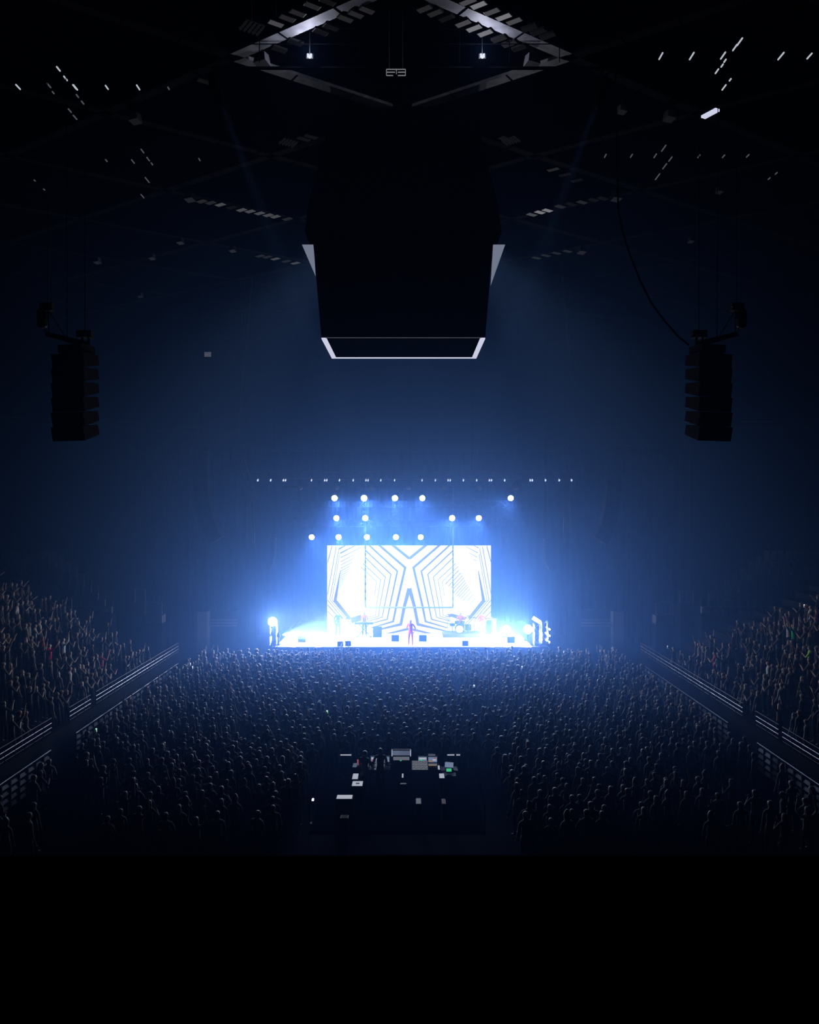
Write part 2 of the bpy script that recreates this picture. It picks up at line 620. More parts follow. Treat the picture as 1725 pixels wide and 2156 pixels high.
# hanging rectangular tube frame in front of the video wall
fr = thing('hanging_rig', 'thin rectangular tube frame hanging in front of the white video wall', 'frame', (0, 57.6, 0))
A_, B_ = P(769.5, 1279, 57.6), P(954, 1148, 57.6)
for nm, p, q in (('side_tube', (A_.x, A_.z), (A_.x, 12.3)), ('side_tube', (B_.x, A_.z), (B_.x, 12.3))):
    mb = MB()
    n = 34
    for k in range(n):
        za, zb = p[1] + (q[1] - p[1]) * k / n, p[1] + (q[1] - p[1]) * (k + 1) / n
        mb.tube((p[0], 0, za), (p[0], 0, zb - 0.03), 0.035 if k % 2 else 0.05, 8)
    mb.tube((p[0], 0, p[1]), (q[0], 0, q[1]), 0.025, 8)
    mb.build(nm, 'steel', fr)
MB().tube((A_.x, 0, A_.z), (B_.x, 0, A_.z), 0.055, 8).build('bottom_tube', 'white', fr)

# ---- overhead trusses of the stage rig
def truss_thing(name, a, b, wd, label, cat='truss', group=None, drops=(), m='black', r=0.03, to=ROOF):
    a, b = Vector(a), Vector(b)
    t = thing(name, label, cat, (0, a.y, 0), 0, group)
    MB().truss(a, b, wd, r).build('girder', m, t).location = (0, -a.y, 0)
    for f in drops:
        p = a + (b - a) * f
        MB().tube((p.x, p.y - a.y, p.z + wd / 2 - 0.05), (p.x, p.y - a.y, to), 0.012, 5).box((p.x, p.y - a.y, p.z + wd / 2), (0.06, wd + 0.06, 0.05)).build('chain', 'black', t)
    return t


truss_thing('lighting_truss', P(500, 1000.5, 54.2), P(1206, 1000.5, 54.2), 0.5,
            'longest front lighting truss, dotted with small white lights, above the stage', drops=(0.02, 0.3, 0.7, 0.98), m='bleach', r=0.022)
for i, (px, tw) in enumerate(((543, 0), (570, 0), (599, 1), (656, 0), (686, 1), (715, 0), (744, 0), (773, 1), (802, 0), (831, 0), (889, 0), (917, 0),
                              (946, 1), (976, 0), (1004, 0), (1033, 1), (1063, 0), (1119, 1), (1149, 0), (1178, 0), (1204, 0))):
    mb = MB()
    for dx in ((-2.2, 2.2) if tw else (0,)):
        p = P(px + dx, 1011.5, 53.8)
        mb.box(p, (0.075, 0.1, 0.12), Euler((0, 0.25, 0)))
        mb.box(p + Vector((0, 0.1, 0.05)), (0.02, 0.2, 0.03)).box(p + Vector((0, 0.15, 0.08)), (0.03, 0.03, 0.1))
    o = mb.build('truss_light', 'pixel')
    tag(o, 'small white light clamped along the front lighting truss', 'light', 'row of small lights on the front truss')

ROWL = [(1048, 55.6, [(705, 1.0), (767, 1.7), (832, 1.1), (889.5, 0.7), (1075, 0.6)], [(944, 0), (1008, 0)]),
        (1090, 57.4, [(709, 0.9), (769.5, 1.1), (952, 1.3), (1008, 1.0)], [(832, 0), (889, 0), (654, 0), (1066, 0)]),
        (1130, 58.9, [(657, 0.9), (713.5, 1.2), (773, 1.4), (834, 1.1), (886, 0.8)], [(952, 0), (1010, 0), (1066, 0)])]
ORD = ['top', 'middle', 'bottom']


def lamp_proto():
    t = thing('stage_lamp', 'x', 'lamp')
    mb = MB().box((0, 0, 0.42), (0.42, 0.26, 0.14)).tube((0, 0, 0.48), (0, 0, 0.74), 0.04).box((0, 0, 0.725), (0.06, 0.52, 0.03))
    mb.build('base', 'black', t)
    mb = MB().box((-0.24, 0, 0.17), (0.05, 0.12, 0.42)).box((0.24, 0, 0.17), (0.05, 0.12, 0.42)).box((0, 0, 0.36), (0.5, 0.1, 0.03))
    mb.build('yoke', 'black', t)
    rot = Euler((math.radians(-118), 0, 0))
    R = rot.to_matrix()
    mb = MB().lathe([(0.10, -0.26), (0.17, -0.2), (0.19, 0.0), (0.205, 0.12), (0.205, 0.16)], (0, 0, 0), 18, 0, Matrix.Rotation(math.radians(62 + 38), 3, 'X'))
    mb.build('head', 'black', t)
    return t


LH = Matrix.Rotation(math.radians(62 + 38), 3, 'X')     # heads look towards the hall and slightly down
proto = lamp_proto()
BASE_PARTS = list(proto.children)


def lamp_copy():
    c = proto.copy()
    C.objects.link(c)
    for ch in BASE_PARTS:
        d = ch.copy()
        C.objects.link(d)
        d.parent = c
    return c


first = True
nl = 0
for ri, (py, D, on, off) in enumerate(ROWL):
    z = P(0, py, D).z
    truss_thing('lighting_truss', (-8.6, D, z + 0.95), (8.6, D, z + 0.95), 0.45,
                '%s of the three inner lighting trusses carrying lamps over the stage' % ORD[ri], drops=(0.05, 0.5, 0.95))
    for k, (px, s) in enumerate(on + off):
        p = P(px, py, D)
        lamp = proto if first else lamp_copy()
        first = False
        lamp.location = p
        if s > 0:
            lamp['label'] = 'brightly lit stage lamp, %s from the left among the lit ones of the %s row' % (
                ['first', 'second', 'third', 'fourth', 'fifth'][k], ORD[ri])
            lamp['group'] = 'lit lamps of the stage rig'
            lz = MB().lathe([(0.17 + 0.02 * s, 0.0), (0.15, 0.025), (0.06, 0.04)], (0, 0, 0), 20, 0, LH)
            o = lz.build('lens', 'lens', lamp)
            o.location = LH @ Vector((0, 0, 0.165))
            o['label'] = 'glowing round lens'
            d = Vector(((px - CX) * -0.003, -0.5, -1.0))
            lt = light('lamp_beam', 'SPOT', LH @ Vector((0, 0, 0.30)), 480 * s, BLUE, lamp, None, angle=150, blend=1.0, radius=0.15)
            lt.rotation_euler = d.to_track_quat('-Z', 'Y').to_euler()
        else:
            lamp['label'] = 'unlit black stage lamp hanging in the %s row of the rig' % ORD[ri]
            lamp['group'] = 'unlit lamps of the %s row' % ORD[ri]
            lz = MB().lathe([(0.19, 0.0), (0.15, 0.025), (0.06, 0.04)], (0, 0, 0), 20, 0, LH)
            lz.build('lens', 'black', lamp).location = LH @ Vector((0, 0, 0.165))
# big unlit lamps under the front truss
for k, px in enumerate((634, 710, 783, 860, 935, 1010, 1088)):
    l2 = lamp_copy()
    l2.location = P(px, 1026, 54.2)
    l2.scale = (0.8, 0.95, 0.75)
    l2['label'] = 'unlit moving lamp, %s from the left under the long front truss' % ['first', 'second', 'third', 'fourth', 'fifth', 'sixth', 'seventh'][k]
    l2['group'] = 'moving lamps under the front truss'
    o = MB().lathe([(0.19, 0.0), (0.15, 0.025), (0.06, 0.04)], (0, 0, 0), 20, 0, LH).build('lens', 'steel', l2)
    o.location = LH @ Vector((0, 0, 0.165))

# ---- side lamp towers
def tower(px, D, ztop, label):
    x = (px - CX) * D / F
    t = thing('lamp_tower', label, 'tower', (x, D, 0))
    MB().truss((0, 0, SZ), (0, 0, ztop), 0.42, 0.035, up=Vector((0, 1, 0))).build('mast', 'chrome', t)
    MB().box((0, 0, SZ / 2), (0.9, 0.9, SZ)).build('base', 'black', t)
    return t


tower(576, 54.9, 2.95, 'bright metal lamp tower under the big lamp at the left end of the stage')
tower(1131, 54.9, 2.8, 'bright metal lamp tower at the right end of the stage deck')
tower(1147, 55.6, 2.9, 'thin metal lamp tower outermost at the right end of the stage')


def blinder(px, py, D, r, e, label, aim, rot=(math.radians(80), 0, 0), oval=1.0, foot=True):
    p = P(px, py, D)
    t = thing('flood_lamp', label, 'lamp', p, 0, None)
    R = Euler(rot).to_matrix()
    MB().lathe([(r * 0.5, -0.35), (r * 1.0, -0.22), (r * 1.08, 0.0)], (0, 0, 0), 20, 0, R).build('housing', 'black', t)
    mb = MB().lathe([(r, 0.0), (r * 0.85, 0.05), (r * 0.4, 0.08)], (0, 0, 0), 20, 0, R)
    for i, v in enumerate(mb.v):
        mb.v[i] = (v[0] * oval, v[1], v[2])
    mb.build('lens', 'blinder', t)['label'] = 'glowing lens'
    if foot:
        mb = MB().box((0, 0.12, -(p.z - SZ) / 2), (0.1, 0.1, p.z - SZ - 0.02)).box((0, 0.12, -(p.z - SZ) + 0.03), (0.5, 0.4, 0.06))
        mb.build('stand', 'black', t)
    lt = light('flood_beam', 'SPOT', R @ Vector((0, 0, 0.25)), e, WHITE, t, None, angle=160, blend=0.6, radius=0.2)
    lt.rotation_euler = (Vector(aim) - p).to_track_quat('-Z', 'Y').to_euler()
    return t


blinder(574, 1309, 54.9, 0.30, 450, 'very bright flood lamp on the tower at the left end of the stage', (-4, 40, 6), foot=False)
blinder(1067, 1325, 58.0, 0.27, 700, 'bright round flood lamp standing on the deck right of the video wall', (-2, 46, 4))
blinder(1112, 1325, 56.5, 0.30, 800, 'bright round flood lamp beside the right lamp tower', (-3, 50, 3))
# tilted lamp bar on the right tower
p = P(1129.5, 1305, 55.0)
t = thing('lamp_bar', 'short tilted bar of white light on top of the right lamp tower', 'lamp', p)
MB().box((0, 0, 0), (0.62, 0.14, 0.3), Euler((0, math.radians(32), 0))).build('housing', 'black', t)
MB().box((0, -0.09, 0), (0.56, 0.04, 0.22), Euler((0, math.radians(32), 0))).build('tube', 'blinder', t)['label'] = 'glowing front'
for k, (px, py) in enumerate(((1154.5, 1322.5), (1154, 1336), (1153.5, 1349))):
    p = P(px, py, 55.5)
    t = thing('tube_light', 'slanted white tube light, %s of three stacked at the right stage end' % ['topmost', 'middle one', 'lowest'][k], 'lamp', p, 0,
              'slanted tubes at the right stage end')
    MB().bar((-0.13, 0, 0.09), (0.13, 0, -0.11), 0.06, 0.08).build('tube', 'lens', t)
    MB().box((-0.1, 0.1, -0.02), (0.3, 0.06, 0.05)).build('bracket', 'black', t)
# row of wash lamps lying along the front and back of the deck
WASH = [(-7.9, 56.0), (-6.2, 56.6), (-4.4, 55.9), (5.6, 55.8), (7.1, 56.6)]
for k, (x, D) in enumerate(WASH):
    t = thing('wash_lamp', 'small white wash lamp on the pale deck, %s from the left' % ['first', 'second', 'third', 'fourth', 'fifth'][k],
              'lamp', (x, D, SZ), 0, 'wash lamps on the stage deck')
    MB().box((0, 0, 0.09), (0.34, 0.22, 0.18)).build('housing', 'black', t)
    MB().box((0, -0.115, 0.11), (0.3, 0.02, 0.12)).build('lens', 'blinder', t)
    lt = light('wash_beam', 'POINT', (0, -0.25, 0.22), 210, WHITE, t, radius=0.12)
# raking beam from the left tower across the deck
t = thing('beam_lamp', 'low lamp at the foot of the left tower throwing a raking white beam', 'lamp', P(586, 1337, 55.2))
MB().lathe([(0.1, -0.2), (0.16, -0.1), (0.17, 0.12)], (0, 0, 0), 16, 0, Euler((0, math.radians(80), 0)).to_matrix()).box((0, 0, -0.35), (0.12, 0.12, 0.5)).build('housing', 'black', t)
lt = light('raking_beam', 'SPOT', (0.22, 0, 0.02), 5500, WHITE, t, None, angle=46, blend=0.35, radius=0.08)
lt.rotation_euler = (Vector((10, 1.2, 0.6))).to_track_quat('-Z', 'Y').to_euler()

# ------------------------------------------------------------------ people
def seg_person(name, pose='down', hair='short', fingers=True, lite=False, mats=None, bulk=1.0, female=False, extra=None):
    """one continuous body grown along a skeleton; facing +Y, feet at z = 0, 1.75 m tall"""
    V, E, Rr, SL = [], [], [], []

    def v(p, r, ry=None):
        V.append(Vector(p)); Rr.append((r, ry or r)); return len(V) - 1

    def e(i, j, slot):
        E.append((i, j)); SL.append(slot)

    b = bulk
    pz = {'sit': 0.62}.get(pose, 0.95)
    dz = pz - 0.95
    pel = v((0, 0, pz), 0.135 * b, 0.105 * b)
    wst = v((0, 0.005, 1.10 + dz), 0.125 * b, 0.095 * b)
    chs = v((0, 0.0, 1.29 + dz), 0.155 * b, 0.11 * b)
    upc = v((0, -0.01, 1.42 + dz), 0.11 * b, 0.085 * b)
    nck = v((0, 0.0, 1.505 + dz), 0.056)
    hd0 = v((0, 0.015, 1.58 + dz), 0.076, 0.086)
    hd1 = v((0, 0.004, 1.645 + dz), 0.094, 0.112)
    hd2 = v((0, -0.004, 1.718 + dz), 0.07, 0.085)
    for i, j, s in ((pel, wst, 2), (wst, chs, 2), (chs, upc, 2), (upc, nck, 0), (nck, hd0, 0), (hd0, hd1, 0), (hd1, hd2, 0)):
        e(i, j, s)
    if not lite:
        ns = v((0, 0.105, 1.615 + dz), 0.016)
        e(hd0, ns, 0)
    if hair in ('long', 'pony', 'big'):
        rr = {'long': 0.075, 'pony': 0.035, 'big': 0.12}[hair]
        a1 = v((0, -0.085, 1.60 + dz), rr * 1.05, rr * 0.75)
        a2 = v((0, -0.11, 1.46 + dz), rr, rr * 0.6)
        a3 = v((0, -0.115, 1.34 + dz), rr * 0.6, rr * 0.4)
        e(hd1, a1, 1); e(a1, a2, 1); e(a2, a3, 1)
    if hair == 'bun':
        a1 = v((0, -0.06, 1.79 + dz), 0.04)
        e(hd2, a1, 1)
    arms = {
        'down': [((0.235, -0.01, 1.14), (0.245, 0.06, 0.90))] * 2,
        'hips': [((0.31, -0.08, 1.17), (0.2, 0.06, 1.0))] * 2,
        'up2': [((0.30, 0.08, 1.55), (0.26, 0.12, 1.83)), ((0.29, 0.10, 1.58), (0.22, 0.16, 1.85))],
        'wide': [((0.40, 0.04, 1.56), (0.52, 0.08, 1.80)), ((0.40, 0.05, 1.58), (0.50, 0.08, 1.82))],
        'up1': [((0.29, 0.10, 1.58), (0.23, 0.16, 1.86)), ((0.24, 0.0, 1.14), (0.2, 0.14, 0.95))],
        'clap': [((0.26, 0.14, 1.17), (0.05, 0.32, 1.33))] * 2,
        'phone': [((0.25, 0.18, 1.30), (0.1, 0.34, 1.56)), ((0.24, 0.0, 1.14), (0.24, 0.08, 0.9))],
        'cross': [((0.25, 0.06, 1.16), (-0.02, 0.19, 1.2)), ((0.25, 0.06, 1.14), (0.0, 0.2, 1.14))],
        'sing': [((0.28, 0.0, 1.17), (0.07, 0.2, 1.44)), ((0.32, -0.06, 1.16), (0.26, 0.06, 0.95))],
        'keys': [((0.25, 0.1, 1.14), (0.2, 0.36, 1.04))] * 2,
        'guitar': [((0.30, 0.02, 1.15), (0.08, 0.2, 1.03)), ((0.36, 0.08, 1.2), (0.46, 0.26, 1.22))],
        'sit': [((0.30, 0.12, 1.20), (0.2, 0.36, 1.15)), ((0.32, 0.14, 1.22), (0.26, 0.36, 1.24))],
    }[pose]
    hands = []
    for sx, (el, wr) in zip((1, -1), arms):
        sh = v((sx * 0.185 * (0.93 if female else 1) * b, -0.01, 1.405 + dz), 0.062 * b)
        up = pose in ('up2', 'wide') or (pose == 'up1' and sx > 0)
        elv = v((sx * el[0], el[1], el[2] + dz), 0.043)
        wv = v((sx * wr[0], wr[1], wr[2] + dz), 0.028, 0.024)
        e(upc, sh, 2); e(sh, elv, 2); e(elv, wv, 5 if not (extra and extra.get('sleeves')) else 2)
        d = (V[wv] - V[elv]).normalized()
        pal = v(V[wv] + d * 0.075, 0.036, 0.018)
        e(wv, pal, 0)
        hands.append(V[pal].copy())
        side = d.cross(Vector((0, 1, 0.3)))
        side = side.normalized() if side.length > 0.05 else Vector((1, 0, 0))
        nrm = side.cross(d).normalized()
        if fingers:
            for k, (o, ln) in enumerate(((-0.03, 0.062), (-0.01, 0.075), (0.01, 0.07), (0.03, 0.052))):
                f1 = v(V[pal] + d * 0.045 + side * o, 0.0095)
                f2 = v(V[f1] + d * ln * 0.55 + nrm * 0.012, 0.0085)
                f3 = v(V[f2] + d * ln * 0.35 + nrm * 0.025, 0.007)
                e(pal, f1, 0); e(f1, f2, 0); e(f2, f3, 0)
            t1 = v(V[wv] + d * 0.05 + side * 0.045, 0.011)
            t2 = v(V[t1] + d * 0.03 + side * 0.018 + nrm * 0.015, 0.0085)
            e(pal, t1, 0); e(t1, t2, 0)
        else:
            f1 = v(V[pal] + d * 0.085 + nrm * 0.02, 0.022, 0.012)
            t1 = v(V[wv] + d * 0.06 + side * 0.05, 0.012)
            e(pal, f1, 0); e(pal, t1, 0)
    for sx in (1, -1):
        if pose == 'sit':
            hp = v((sx * 0.1, 0.02, pz - 0.05), 0.095)
            kn = v((sx * 0.2, 0.42, 0.53), 0.062)
            an = v((sx * 0.22, 0.40, 0.09), 0.042)
            to = v((sx * 0.24, 0.56, 0.045), 0.042, 0.035)
        else:
            k = 0.03 if sx > 0 else -0.01
            hp = v((sx * 0.095, 0, 0.86), 0.095 * b)
            kn = v((sx * 0.115, k + 0.02, 0.49), 0.062 * b)
            an = v((sx * 0.125, -0.02 + k, 0.09), 0.042)
            to = v((sx * 0.145, 0.13 + k, 0.042), 0.04, 0.035)
        e(pel, hp, 3); e(hp, kn, 3); e(kn, an, 3); e(an, to, 4)
    me = bpy.data.meshes.new(name + '_skeleton')
    me.from_pydata([tuple(x) for x in V], E, [])
    o = bpy.data.objects.new(name + '_skeleton', me)
    C.objects.link(o)
    md = o.modifiers.new('skin', 'SKIN')
    md.use_smooth_shade = True
    for i, r in enumerate(Rr):
        me.skin_vertices[0].data[i].radius = r
    for x in me.skin_vertices[0].data:
        x.use_root = False
    me.skin_vertices[0].data[0].use_root = True
    sd = o.modifiers.new('sub', 'SUBSURF')
    sd.levels = sd.render_levels = 1
    dg = bpy.context.evaluated_depsgraph_get()
    dg.update()
    res = bpy.data.meshes.new_from_object(o.evaluated_get(dg))
    bpy.data.objects.remove(o)
    res.name = name
    res.materials.clear()
    for m in (mats or CROWD):
        res.materials.append(M[m])
    n = len(res.polygons)
    cs = np.empty(n * 3)
    res.polygons.foreach_get('center', cs)
    cs = cs.reshape(-1, 3)
    A = np.array([V[i] for i, j in E]); B = np.array([V[j] for i, j in E])
    rA = np.array([Rr[i][0] + Rr[j][0] for i, j in E]) / 2
    AB = B - A
    t = np.clip(((cs[:, None, :] - A) * AB).sum(2) / ((AB ** 2).sum(1) + 1e-9), 0, 1)
    d = np.linalg.norm(cs[:, None, :] - (A + t[..., None] * AB), axis=2) - rA * 0.9
    sl = np.array(SL)[d.argmin(1)]
    sl[sl == 5] = 0
    hz_ = 1.62 + dz
    hairface = ((cs[:, 1] < 0.035) & (cs[:, 2] > 1.575 + dz)) | (cs[:, 2] > 1.70 + dz)
    head = (cs[:, 2] > 1.53 + dz) & (np.abs(cs[:, 0]) < 0.16) & (np.abs(cs[:, 1]) < 0.16) & (sl == 0)
    sl[head & hairface] = 1
    sl[(cs[:, 2] < 0.09)] = 4
    res.polygons.foreach_set('material_index', sl.astype(np.int32))
    res.polygons.foreach_set('use_smooth', np.ones(n, bool))
    res.update()
    return res, hands


def person(me, loc, rz, label, group=None, sc=1.0, cat='person'):
    o = bpy.data.objects.new('person', me)
    C.objects.link(o)
    o.location = loc
    o.rotation_euler = (0, 0, rz)
    o.scale = (sc, sc, sc)
    return tag(o, label, cat, group)


PI = math.pi
# singer at the front edge of the stage, facing the crowd
sm, sh_ = seg_person('person_singer', 'sing', 'short', mats=['skinplain', 'hairplain', 'redcloth', 'redcloth', 'redcloth'], extra={'sleeves': 1})
sp = P(865, 1360, 54.5)
so = person(sm, (sp.x, 54.5, SZ), PI - 0.35, 'singer in an all red outfit at the centre front stage edge, microphone at mouth')
hw = Matrix.Rotation(PI - 0.35, 3, 'Z') @ sh_[0] + so.location
mouth = Matrix.Rotation(PI - 0.35, 3, 'Z') @ Vector((0, 0.13, 1.57)) + so.location
t = thing('microphone', "small black microphone held at the red clad singer's mouth", 'microphone', hw)
dm = (mouth - hw)
MB().tube(-dm * 0.4, dm * 0.8, 0.014, 10).build('handle', 'black', t)
MB().lathe([(0.01, -0.03), (0.026, -0.015), (0.03, 0.0), (0.026, 0.018), (0.01, 0.03)], dm * 0.9, 12).build('grille', 'steel', t)

km, _ = seg_person('person_keyboardist', 'keys', 'short', mats=['skinplain', 'hairplain', 'pinkcloth', 'darkcloth', 'darkcloth'])
kp = P(767, 1334, 58.3)
person(km, (kp.x, 58.6, SZ), PI + 0.1, 'musician in a pink shirt standing behind the keyboard left of centre stage')
t = thing('keyboard', 'dark keyboard on a stand in front of the musician in pink', 'keyboard', (kp.x, 58.0, SZ))
MB().box((0, 0, 0.98), (1.3, 0.34, 0.1)).build('case', 'black', t)
mb = MB()
for k in range(30):
    mb.box((-0.6 + k * 0.0414, 0.06, 1.035), (0.036, 0.16, 0.02))
mb.build('keys', 'white', t)
for s in (-1, 1):
    MB().tube((s * 0.5, -0.05, 0.0), (-s * 0.35, 0.0, 0.93), 0.022).tube((s * 0.5, -0.25, 0.02), (s * 0.5, 0.25, 0.02), 0.022).build('leg', 'black', t)
t = thing('amplifier', 'dark amplifier box on the deck right of the keyboard', 'amplifier', (kp.x + 0.95, 58.2, SZ))
MB().box((0, 0, 0.35), (0.6, 0.4, 0.7)).build('cabinet', 'black', t)
MB().box((0, -0.21, 0.36), (0.52, 0.02, 0.5)).build('grille', 'grille', t)

gm, gh = seg_person('person_guitarist', 'guitar', 'long', mats=['skinplain', 'hairplain', 'darkcloth', 'darkcloth', 'shoe'])
gp = P(712, 1334, 58.6)


def guitar(loc, rz, label, body, bass=False):
    t = thing('bass_guitar' if bass else 'guitar', label, 'guitar', loc, rz)
    d = Vector((-0.93, 0.05, 0.36)).normalized()
    mb = MB()
    prof = [(-0.24, 0.10), (-0.2, 0.17), (-0.1, 0.185), (0.0, 0.13), (0.1, 0.15), (0.17, 0.12), (0.2, 0.05)]
    u = d.cross(Vector((0, 1, 0))).normalized()
    nrm = d.cross(u)
    top = [d * a + u * w for a, w in prof] + [d * a - u * w for a, w in reversed(prof)]
    n = len(top)
    vs = [p + nrm * 0.025 for p in top] + [p - nrm * 0.025 for p in top]
    mb.add(vs, [tuple(range(n)), tuple(range(2 * n - 1, n - 1, -1))] + [(i, n + i, n + (i + 1) % n, (i + 1) % n) for i in range(n)])
    mb.build('body', body, t)
    L = 0.85 if bass else 0.68
    MB().bar(d * 0.15, d * L, 0.03, 0.06).build('neck', 'wood', t)
    MB().bar(d * L, d * (L + 0.17), 0.025, 0.09).build('headstock', 'black', t)
    return t


def at_body(p, rz, local):
    return Vector(p) + Matrix.Rotation(rz, 3, 'Z') @ Vector(local)


person(gm, (gp.x, 58.6, SZ), PI - 0.2, 'musician in dark clothes with a guitar near the left edge of the video wall')
guitar(at_body((gp.x, 58.6, SZ), PI - 0.2, (0.0, 0.2, 1.04)), PI - 0.2, 'dark guitar hanging on the musician in dark clothes', 'black')
bm_, bh = seg_person('person_bassist', 'guitar', 'short', mats=['skinplain', 'hairplain', 'redcloth', 'whitecloth', 'whitecloth'])
bp = P(1014, 1336, 58.4)
person(bm_, (bp.x, 58.4, SZ), PI + 0.5, 'musician in red top and white trousers playing bass near right edge of video wall')
guitar(at_body((bp.x, 58.4, SZ), PI + 0.5, (0.0, 0.2, 1.04)), PI + 0.5, 'red bass guitar on the musician in white trousers', 'redcloth', True)

# drummer on a riser
dp = P(970, 1333, 58.9)
t = thing('drum_riser', 'low white riser under the drum kit right of centre stage', 'riser', (dp.x, 58.6, SZ))
MB().box((0, 0, 0.12), (2.6, 1.6, 0.24)).build('platform', 'white', t)
dm_, _ = seg_person('person_drummer', 'sit', 'short', mats=['skinplain', 'hairplain', 'orangecloth', 'darkcloth', 'shoe'], bulk=1.05)
person(dm_, (dp.x, 58.95, SZ + 0.24), PI, 'drummer in an orange shirt seated behind the drum kit')
t = thing('drum_stool', 'round black stool under the drummer in orange', 'stool', (dp.x, 58.95, SZ + 0.24))
MB().lathe([(0.17, 0.43), (0.18, 0.46), (0.17, 0.52)], n=16).build('seat', 'black', t)
MB().tube((0, 0, 0), (0, 0, 0.44), 0.025).lathe([(0.2, 0.0), (0.2, 0.02), (0.03, 0.05)]).build('post', 'black', t)
dk = thing('drum_kit', 'dark drum kit with several cymbals in front of the drummer in orange', 'drum kit', (dp.x, 58.35, SZ + 0.24))
rx = Euler((PI / 2, 0, 0)).to_matrix()
MB().lathe([(0.29, -0.24), (0.30, -0.22), (0.30, 0.22), (0.29, 0.24)], (-0.12, 0, 0.31), 24, 0, rx).build('bass_drum', 'black', dk)
MB().lathe([(0.26, 0), (0.26, 0.01)], (-0.12, -0.25, 0.31), 24, 0, rx).build('drum_head', 'greycloth', dk)
for (x, y, z, r, h, nm) in ((0.52, 0.25, 0.36, 0.22, 0.4, 'floor_tom'), (-0.6, 0.3, 0.55, 0.19, 0.16, 'snare_drum'), (-0.28, 0.05, 0.74, 0.16, 0.2, 'tom'), (0.1, 0.05, 0.74, 0.16, 0.2, 'tom')):
    MB().lathe([(r, -h / 2), (r, h / 2)], (x, y, z), 18).tube((x, y, z - h / 2), (x, y, 0.0), 0.02).build(nm, 'darkcloth', dk)
for (x, y, z, r) in ((-0.85, 0.15, 1.15, 0.24), (0.62, 0.0, 1.2, 0.26), (0.95, 0.3, 1.05, 0.24), (-0.95, 0.45, 0.85, 0.18)):
    MB().lathe([(r, 0), (r * 0.3, 0.02), (0.03, 0.05)], (x, y, z), 18).tube((x, y, 0), (x, y, z + 0.06), 0.012).build('cymbal', 'gold', dk)
t = thing('amplifier', 'tall white speaker cabinet at the right edge of the video wall', 'amplifier', (P(1031, 0, 58.8).x, 58.8, SZ))
MB().box((0.1, 0, 0.62), (0.72, 0.45, 1.24)).build('cabinet', 'white', t)
MB().box((-0.04, -0.235, 0.62), (0.38, 0.02, 1.0)).build('grille', 'grille', t)
WDG = ((636, 1345, 55.9, 'far left of the deck'), (832.5, 1342, 56.3, 'just left of the singer'), (890.5, 1342, 56.3, 'just right of the singer'),
       (1076, 1347, 55.7, 'far right of the deck'), (733, 1357, 54.5, 'front edge left of the singer'), (980, 1357, 54.5, 'front edge right of the singer'),
       (717, 1359, 54.3, 'front edge beside the left wedge'))
for px, py, D, ww in WDG:
    t = thing('stage_monitor', 'small black monitor wedge on the white deck, %s' % ww, 'speaker', ((px - CX) * D / F, D, SZ), 0)
    big = py < 1350
    s_ = 0.26 if big else 0.2
    mb = MB()
    wv = s_
    mb.add([(-wv, -0.15, 0), (wv, -0.15, 0), (wv, 0.2, 0), (-wv, 0.2, 0), (-wv, -0.12, s_ * 1.6), (wv, -0.12, s_ * 1.6), (wv, 0.05, s_ * 1.6), (-wv, 0.05, s_ * 1.6)],
           [(0, 3, 2, 1), (4, 5, 6, 7), (0, 1, 5, 4), (1, 2, 6, 5), (2, 3, 7, 6), (3, 0, 4, 7)])
    mb.build('cabinet', 'black', t)
    MB().box((0, 0.14, s_ * 0.8), (wv * 1.6, 0.02, s_ * 1.1), Euler((math.radians(-25), 0, 0))).build('grille', 'grille', t)

# ---- main loudspeaker hangs beside the stage and smaller inner hangs
def jarray(name, px, pytop, pybot, D, n, wid, label, mirror, curve):
    x = (px - CX) * D / F
    zt, zb = P(0, pytop, D).z, P(0, pybot, D).z
    t = thing(name, label, 'loudspeaker', (x, D, zt), 0)
    h = (zt - zb) / n
    ang = 0.0
    pos = Vector((0, 0, 0))
    for k in range(n):
        ang = curve * (k / (n - 1)) ** 2
        dirv = Vector((mirror * math.sin(ang), -0.25 * math.sin(ang), -math.cos(ang)))
        c = pos + dirv * h / 2
        R = Matrix.Rotation(-mirror * ang * 1.0, 3, 'Y')
        MB().box(c, (wid, 0.9, h * 0.94), R, taper=0.97).build('cabinet', 'cabmain', t)
        pos = pos + dirv * h
    MB().tube((0, 0, 0), (0, 0, ROOF - zt), 0.02).box((0, 0, 0.1), (wid, 0.8, 0.15)).build('hanger', 'black', t)
    return t


M['cabmain'] = mat('grey black cabinet', (0.004, 0.004, 0.006), 0.7, spec=0.1)
jarray('line_array', 425, 955, 1143, 55.0, 14, 0.95, 'long curved main loudspeaker hang before the drape left of the stage', 1, 0.55)
jarray('line_array', 1290, 985, 1143, 55.0, 14, 0.95, 'long curved main loudspeaker hang before the drape right of the stage', -1, 0.55)
jarray('line_array', 576, 1138, 1200, 56.0, 8, 0.3, 'short curved inner loudspeaker hang left of the video wall', -1, 0.5)
jarray('line_array', 1150, 1140, 1200, 56.0, 8, 0.3, 'short curved inner loudspeaker hang right of the video wall', 1, 0.5)

